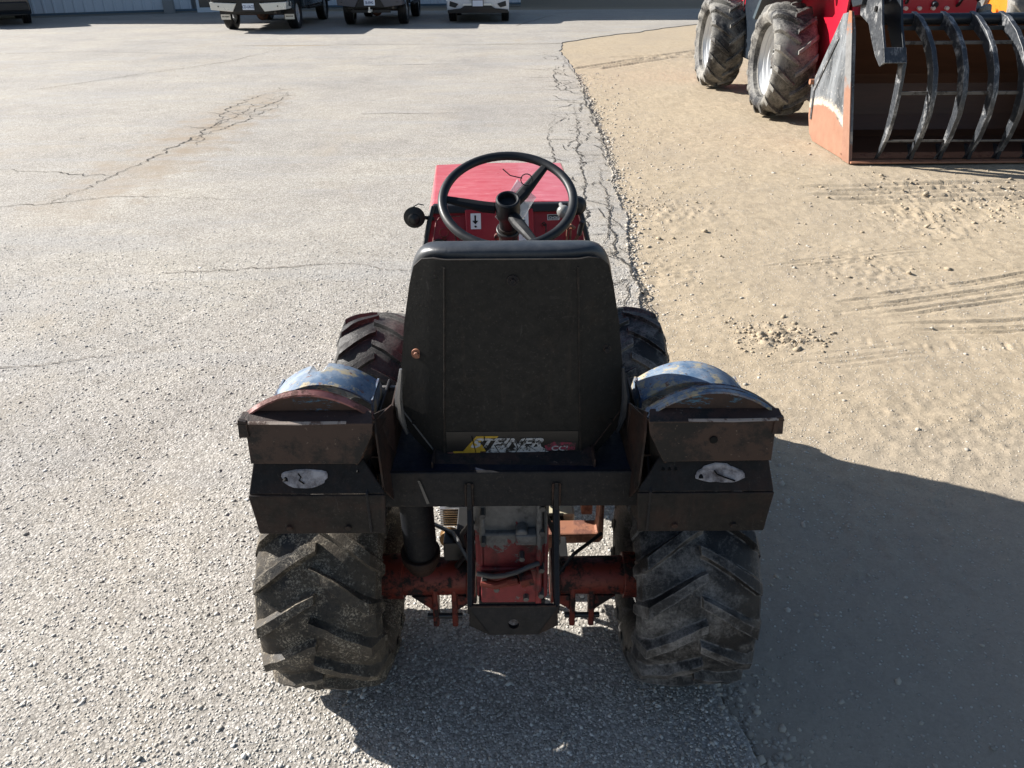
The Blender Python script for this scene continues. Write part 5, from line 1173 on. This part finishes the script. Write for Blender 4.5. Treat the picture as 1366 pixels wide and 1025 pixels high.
def extr(prof, x0, x1, name, mat, P, bevel=.03, taper=None, seg=3):
    """side profile (y, z) between x0 and x1; taper(z) narrows the upper part"""
    a = []; b = []; cx = (x0+x1)/2; hw = (x1-x0)/2
    for (y, z) in prof:
        k_ = taper(z) if taper else 1; a.append(Vector((cx-hw*k_, y, z))); b.append(Vector((cx+hw*k_, y, z)))
    return MB().hull(a, b).build(name, mat, P, True, bevel, seg=seg, angle=30)
def pickup(cx, yr, w, label, body, bumper, plate, wheelbase=3.6, flap=False, r=.40, lift=0):
    """faces away from the camera; yr = rear axle"""
    P = thing('pickup_truck', label, 'truck', (cx, yr, 0), 'pickup trucks parked by the building'); hw = w/2; b0 = yr-1.15; 
    tp = lambda z: 1 if z < 1.25 else 1-(z-1.25)*.22
    z0 = .50+lift
    bed = extr([(b0+.10, z0+.12), (yr-.52, z0), (yr-.46, z0+.22), (yr-.30, z0+.40), (yr+.30, z0+.40), (yr+.46, z0+.22), (yr+.52, z0), (yr+1.05, z0), (yr+1.05, 1.32+lift), (b0+.06, 1.32+lift)], cx-hw, cx+hw, 'bed', body, P, .04)
    cab = extr([(yr+1.07, z0), (yr+wheelbase-.56, z0), (yr+wheelbase-.46, z0+.25), (yr+wheelbase-.3, z0+.40), (yr+wheelbase+.3, z0+.40), (yr+wheelbase+.46, z0+.25), (yr+wheelbase+.52, z0), (yr+wheelbase+.85, z0), (yr+wheelbase+.92, 1.10+lift), (yr+wheelbase+.80, 1.22+lift), (yr+wheelbase-.35, 1.32+lift), (yr+wheelbase-1.15, 1.88+lift), (yr+1.30, 1.90+lift), (yr+1.07, 1.35+lift)], cx-hw, cx+hw, 'cab', body, P, .05, tp)
    m = MB()
    m.plate([(cx-hw*.74, yr+1.125, 1.42+lift), (cx+hw*.74, yr+1.125, 1.42+lift), (cx+hw*.70, yr+1.27, 1.80+lift), (cx-hw*.70, yr+1.27, 1.80+lift)], (0, -.02, 0)); m.build('rear_window', 'glass_dark', cab)
    for s in (-1, 1):
        m = MB(); x = cx+s*hw*.957; x2 = cx+s*hw*.875
        for (ya, yb_, ya2, yb2) in ((yr+1.40, yr+2.15, yr+1.45, yr+2.15), (yr+2.22, yr+2.95, yr+2.22, yr+2.55)):
            m.plate([(x, ya, 1.38+lift), (x, yb_, 1.38+lift), (x2, yb2, 1.80+lift), (x2, ya2, 1.80+lift)], (s*.02, 0, 0))
        m.build('side_window', 'glass_dark', cab)
        m = MB(); m.box((cx+s*(hw-.05), b0+.075, 1.08+lift), (.12, .06, .38)); m.build('tail_lamp', 'tail_red', bed, bevel=.015)
        m = MB(); m.box((cx+s*(hw+.13), yr+2.75, 1.38+lift), (.20, .12, .22)); m.build('wing_mirror', 'plastic_black', cab, bevel=.03)
        m = MB(); m.box((cx+s*(hw-.01), yr+2.0, z0-.03), (.10, 1.7, .06)); m.build('running_board', 'plastic_black', P, bevel=.02)
    m = MB(); m.box((cx, b0+.055, 1.06+lift), (w-.34, .03, .50)); m.build('tailgate', body, bed, bevel=.02)
    # stepped bumper: two bright wings and a dark middle
    zt, zb_ = .70+lift*.5, .50+lift*.5
    for s in (-1, 1):
        m = MB(); m.plate([(cx+s*.30, b0-.10, zt), (cx+s*hw*.97, b0-.08, zt+.03), (cx+s*hw*.95, b0-.08, zb_+.05), (cx+s*.42, b0-.10, zb_)], (0, .16, 0)); m.plate([(cx+s*hw*.97, b0-.08, zt+.03), (cx+s*(hw+.01), b0+.30, zt+.03), (cx+s*(hw), b0+.30, zb_+.06), (cx+s*hw*.95, b0-.08, zb_+.05)], (-s*.03, 0, 0)); m.pieces = (lambda mm: (lambda: [mm]))(m); m.build('bumper_wing', bumper, P, bevel=.012)
        m = MB(); m.cyl((cx+s*.78, b0-.105, (zt+zb_)/2+.03), (cx+s*.78, b0-.09, (zt+zb_)/2+.03), .016, n=10); m.build('parking_sensor', 'plastic_black', P)
    m = MB(); m.plate([(cx-.31, b0-.06, zt+.05), (cx+.31, b0-.06, zt+.05), (cx+.42, b0-.06, zb_-.01), (cx-.42, b0-.06, zb_-.01)], (0, .12, 0)); m.box((cx, b0-.0, zt+.06), (w*.92, .16, .05)); bm_ = m.build('bumper_middle', 'plastic_black', P, bevel=.01)
    pl = MB().box((cx-.0, b0-.075, (zt+zb_)/2+.02), (.305, .012, .155)).build('number_plate', 'plate_white', bm_, bevel=.003)
    text('plate_lettering', plate, .095, 'plate_ink', pl, (cx-.0, b0-.0820, (zt+zb_)/2-.015), (90, 0, 0), align='CENTER', sx=.74, bold=.002)
    for (yy, s) in ((yr, -1), (yr, 1), (yr+wheelbase, -1), (yr+wheelbase, 1)): road_wheel(P, cx+s*(hw-.16), yy, r, .27, s)
    m = MB(); m.cyl((cx-hw+.3, yr, r), (cx+hw-.3, yr, r), .05, n=14); m.lathe([(-.13, 0), (-.11, .10), (-.04, .165), (.04, .165), (.11, .10), (.13, 0)], (cx, yr-.02, r-.02), 'Y', 20); m.build('rear_axle', 'diff_rust', P, True)
    m = MB(); m.box((cx, yr+1.2, z0-.02), (w*.72, 4.2, .12)); m.build('chassis', 'plastic_black', P, bevel=.01)
    m = MB(); m.tube([(cx+.25, yr+.6, z0-.1), (cx+.55, yr-.2, z0-.08), (cx+.62, b0+.18, z0-.04)], .035, 10); m.build('exhaust_pipe', 'bar_grey', P, True)
    if flap:
        for s in (-1, 1):
            m = MB(); m.box((cx+s*(hw-.17), yr-.50, .47), (.29, .012, .42)); f_ = m.build('mud_flap', 'plastic_black', P)
            m = MB(); m.box((cx+s*(hw-.17), yr-.509, .335), (.26, .006, .13)); w_ = m.build('flap_plate', 'chrome', f_, bevel=.003)
            m = MB()
            for q in range(6): m.box((cx+s*(hw-.17)-.085+.034*q, yr-.514, .345), (.022, .003, .03))
            m.build('flap_mark', 'plastic_black', w_)
    else:
        m = MB(); m.box((cx, b0+.02, z0-.10), (.10, .24, .06)); m.box((cx, b0-.14, z0-.12), (.07, .16, .04)); m.cyl((cx, b0-.18, z0-.10), (cx, b0-.18, z0+.0), .024, n=12); m.build('tow_hitch', 'chrome', P, True, .004)
        m = MB(); m.box((cx, b0+.12, z0-.12), (1.1, .08, .08)); m.build('hitch_bar', 'plastic_black', P, bevel=.006)
    return P
pickup(-6.87, 23.75, 2.08, 'dark pickup truck with bright chrome rear bumper and mud flaps, leftmost of the two pickups', 'car_slate', 'chrome', 'CD-UACE', flap=True)
pickup(-3.92, 25.25, 1.90, 'black pickup truck with dull grey rear bumper and tow hitch, beside the white car', 'car_graphite', 'car_grey_trim', 'BI-8942', wheelbase=3.3, lift=.02)

def suv(cx, yf, w, label, body, faces_cam, detail, r=.36, name='parked_car', ln=4.7):
    """front (or rear) axle at yf nearest the camera"""
    P = thing(name, label, 'car', (cx, yf, 0)); hw = w/2; wb = 2.75; f = yf-.92
    tp = lambda z: 1 if z < .95 else 1-(z-.95)*.28
    z0 = .30
    if faces_cam: top = [(f+.02, .62), (f+.05, .86), (f+.35, .98), (f+1.15, 1.08), (f+1.95, 1.58), (f+2.4, 1.65), (f+3.9, 1.60), (f+4.5, 1.15), (f+4.62, .95), (f+4.62, .42)]
    else: top = [(f+.02, .45), (f+.0, .95), (f+.12, 1.15), (f+.55, 1.60), (f+1.2, 1.67), (f+2.5, 1.62), (f+3.4, 1.10), (f+4.4, .98), (f+4.6, .80), (f+4.62, .40)]
    arch_ = lambda c_: [(c_+.43, z0), (c_+.37, z0+.24), (c_+.2, z0+.40), (c_-.2, z0+.40), (c_-.37, z0+.24), (c_-.43, z0)]
    pr = [(f+.06, z0)]+[(f+.02, .40)]+top+[(f+4.55, z0)]+arch_(yf+wb)+arch_(yf)
    bd = extr(pr, cx-hw, cx+hw, 'body', body, P, .035, tp, 3)
    for s in (-1, 1):
        m = MB(); q = (lambda y, z: (cx+s*hw*tp(z)*1.0, y, z))
        y0_, y1_ = (f+1.55, f+4.0) if faces_cam else (f+.75, f+3.0)
        for a_, b_ in ((y0_, (y0_+y1_)/2-.04), ((y0_+y1_)/2+.04, y1_)): m.plate([q(a_, 1.12), q(b_, 1.12), q(b_-.15, 1.48), q(a_+.25, 1.48)], (s*.012, 0, 0))
        m.build('side_window', 'glass_dark', bd)
        m = MB(); m.box((cx+s*(hw+.08), f+(1.45 if faces_cam else 3.0), 1.08), (.16, .10, .13)); m.build('wing_mirror', body, bd, bevel=.03)
        for yy in (yf, yf+wb): road_wheel(P, cx+s*(hw-.12), yy, r, .235, s)
    m = MB()
    if faces_cam: m.plate([(cx-hw*.76, f+1.22, 1.12), (cx+hw*.76, f+1.22, 1.12), (cx+hw*.68, f+1.90, 1.53), (cx-hw*.68, f+1.90, 1.53)], (0, -.02, .02)); m.build('windscreen', 'glass_dark', bd)
    else: m.plate([(cx-hw*.74, f+.17, 1.18), (cx+hw*.74, f+.17, 1.18), (cx+hw*.68, f+.50, 1.53), (cx-hw*.68, f+.50, 1.53)], (0, -.02, 0)); m.build('rear_window', 'glass_dark', bd)
    m = MB(); m.box((cx, yf+1.3, z0+.02), (w-.3, 4.3, .10)); m.build('underbody', 'plastic_black', P, bevel=.01)
    if detail:
        m = MB(); m.plate([(cx-hw*.97, f-.02, .27), (cx+hw*.97, f-.02, .27), (cx+hw*.97, f-.02, .36), (cx+hw*.55, f-.03, .40), (cx+hw*.42, f-.03, .47), (cx-hw*.42, f-.03, .47), (cx-hw*.55, f-.03, .40), (cx-hw*.97, f-.02, .36)], (0, .12, 0)); m.build('lower_grille', 'plastic_black', bd, bevel=.01)
        for s in (-1, 1):
            m = MB(); m.plate([(cx+s*hw*.62, f-.02, .52), (cx+s*hw*.90, f+.02, .60), (cx+s*hw*.92, f+.02, .46), (cx+s*hw*.72, f-.02, .42)], (0, .05, 0)); m.build('fog_lamp_recess', 'plastic_black', bd, bevel=.006)
            m = MB(); m.plate([(cx+s*hw*.58, f-.0, .74), (cx+s*hw*.95, f+.10, .80), (cx+s*hw*.95, f+.10, .70), (cx+s*hw*.62, f-.0, .68)], (0, .06, 0)); m.build('headlight', 'glass_dark', bd, bevel=.006)
        m = MB(); m.plate([(cx-hw*.36, f-.02, .66), (cx+hw*.36, f-.02, .66), (cx+hw*.48, f-.01, .82), (cx-hw*.48, f-.01, .82)], (0, .05, 0)); m.plate([(cx-hw*.14, f-.02, .60), (cx+hw*.14, f-.02, .60), (cx+hw*.3, f-.02, .66), (cx-hw*.3, f-.02, .66)], (0, .05, 0)); m.build('grille', 'plastic_black', bd, bevel=.006)
        m = MB(); m.plate([(cx-hw*.50, f-.035, .475), (cx+hw*.50, f-.035, .475), (cx+hw*.46, f-.03, .53), (cx-hw*.46, f-.03, .53)], (0, .03, 0)); m.build('bumper_trim', 'chrome', bd, bevel=.004)
        fr = MB().box((cx, f-.045, .535), (.34, .02, .20)).build('plate_frame', 'plastic_black', bd, bevel=.004)
        MB().box((cx, f-.057, .535), (.305, .006, .155)).build('number_plate', 'plate_white', fr)
    else:
        m = MB(); m.box((cx, f-.03, .52), (w*.94, .14, .24)); m.build('bumper', 'plastic_black', bd, bevel=.03)
        for s in (-1, 1): m = MB(); m.box((cx+s*hw*.82, f+.02, 1.0), (.26, .06, .18)); m.build('tail_lamp', 'tail_red', bd, bevel=.02)
    return P
suv(-.93, 26.15, 1.84, 'white car facing the camera with black lower grille and framed number plate', 'car_white', True, True, name='white_car')
suv(-15.7, 26.0, 1.90, 'dark navy car at the far left edge, only its wheel and flank in view', 'car_navy', False, False, name='dark_car').rotation_euler[2] = R(34)

# ================================================================== metal-clad building
bl = thing('metal_building', 'long building clad in pale blue-grey corrugated metal behind the parked vehicles', 'building', (-8, 32, 0))
base = [(-40, 28.4), (-16.6, 28.7), (-11.6, 31.3), (-7.3, 32.9), (.45, 34.1)]
def wall_at(s_):
    pass
eave = lambda x: float(np.interp(x, [-40, -24, -17, -8.5, -3.0, .45], [3.4, 3.6, 4.3, 9.6, 12.5, 12.0]))  # roofline out of view, heights shaped to land the cast shadow
pan = {}
def panel(ax, ay, bx, by, zb, za, zb2):
    """one corrugated sheet with three raised ribs"""
    A_ = Vector((ax, ay, 0)); B_ = Vector((bx, by, 0)); d = (B_-A_); L_ = d.length; d.normalize(); nn = Vector((d.y, -d.x, 0)); vs = []; q = []
    for i in range(3):
        o_ = L_*i/3; q += [(o_, 0), (o_+L_*.22, 0), (o_+L_*.25, .032), (o_+L_*.30, .032), (o_+L_*.333, 0)]
    for (t, h_) in q:
        p = A_+d*t+nn*h_; zt = za+(zb2-za)*t/L_; vs += [Vector((p.x, p.y, zb)), Vector((p.x, p.y, zt))]
    return MB().add(vs, [(2*i, 2*i+2, 2*i+3, 2*i+1) for i in range(len(q)-1)]).build('wall_panel', 'wall_metal', bl)
DOOR = (-11.45, -10.35)
for (a, b) in zip(base[:-1], base[1:]):
    L_ = math.hypot(b[0]-a[0], b[1]-a[1]); n_ = max(1, round(L_/.9))
    for i in range(n_):
        x0 = a[0]+(b[0]-a[0])*i/n_; x1 = a[0]+(b[0]-a[0])*(i+1)/n_; y0 = a[1]+(b[1]-a[1])*i/n_; y1 = a[1]+(b[1]-a[1])*(i+1)/n_
        zb = .11 if not (DOOR[0]-.2 < (x0+x1)/2 < DOOR[1]+.1) else 2.3
        if x0 > -26 : panel(x0, y0, x1, y1, zb, eave(x0), eave(x1))
    if a[0] < -30: MB().hull([Vector((-40, 28.4, 0)), Vector((-26, 28.59, 0)), Vector((-26, 28.60, 3.5)), Vector((-40, 28.41, 3.4))], [Vector((-40, 28.7, 0)), Vector((-26, 28.9, 0)), Vector((-26, 28.9, 3.5)), Vector((-40, 28.7, 3.4))]).build('wall', 'wall_metal', bl)
    d = Vector((b[0]-a[0], b[1]-a[1], 0)).normalized(); nn = Vector((d.y, -d.x, 0))
    if a[0] > -30:
        m = MB(); A_ = Vector((*a, 0)); B_ = Vector((*b, 0)); m.plate([A_+nn*.05+Vector((0, 0, .06)), B_+nn*.05+Vector((0, 0, .06)), B_+nn*.05+Vector((0, 0, .13)), A_+nn*.05+Vector((0, 0, .13))], -nn*.06); m.build('base_trim', 'wall_trim', bl)
        m = MB(); m.plate([A_+nn*.01, B_+nn*.01, B_+nn*.01+Vector((0, 0, .108)), A_+nn*.01+Vector((0, 0, .108))], -nn*.2); m.build('foundation', 'wall_concrete', bl)
# solid body and roof behind the cladding
def solid(x0, y0, x1, y1, depth): 
    m = MB(); a = [Vector((x0, y0+.25, 0)), Vector((x1, y1+.25, 0)), Vector((x1, y1+depth, 0)), Vector((x0, y0+depth, 0))]
    b = [Vector((p.x, p.y, eave(p.x)-.02)) for p in a]; m.hull(a, b).build('wall', 'roof_metal', bl)
for (a, b) in zip(base[:-1], base[1:]): solid(a[0], a[1], b[0], b[1], 9)
# door with white frame
def wp(x): return float(np.interp(x, [p[0] for p in base], [p[1] for p in base]))
xa, xb = DOOR; A_ = Vector((xa, wp(xa), 0)); B_ = Vector((xb, wp(xb), 0)); d = (B_-A_).normalized(); nn = Vector((d.y, -d.x, 0))
dr = MB().plate([A_+nn*.02+Vector((0, 0, .10)), B_+nn*.02+Vector((0, 0, .10)), B_+nn*.02+Vector((0, 0, 2.2)), A_+nn*.02+Vector((0, 0, 2.2))], -nn*.05).build('door', 'door_glass', bl)
for (p, q) in ((A_, A_+d*.10), (B_-d*.10, B_)): MB().plate([p+nn*.06, q+nn*.06, q+nn*.06+Vector((0, 0, 2.3)), p+nn*.06+Vector((0, 0, 2.3))], -nn*.12).build('door_frame', 'door_white', dr, bevel=.004)
MB().plate([A_+d*.10+nn*.06, B_-d*.10+nn*.06, B_-d*.10+nn*.06+Vector((0, 0, .16)), A_+d*.10+nn*.06+Vector((0, 0, .16))], -nn*.12).build('door_sill', 'door_white', dr, bevel=.004)
for xx in (-12.25, ): 
    c_ = Vector((xx, wp(xx)-.14, .22)); MB().box(c_, (.34, .22, .44)).build('concrete_block', 'wall_concrete', bl, bevel=.01)
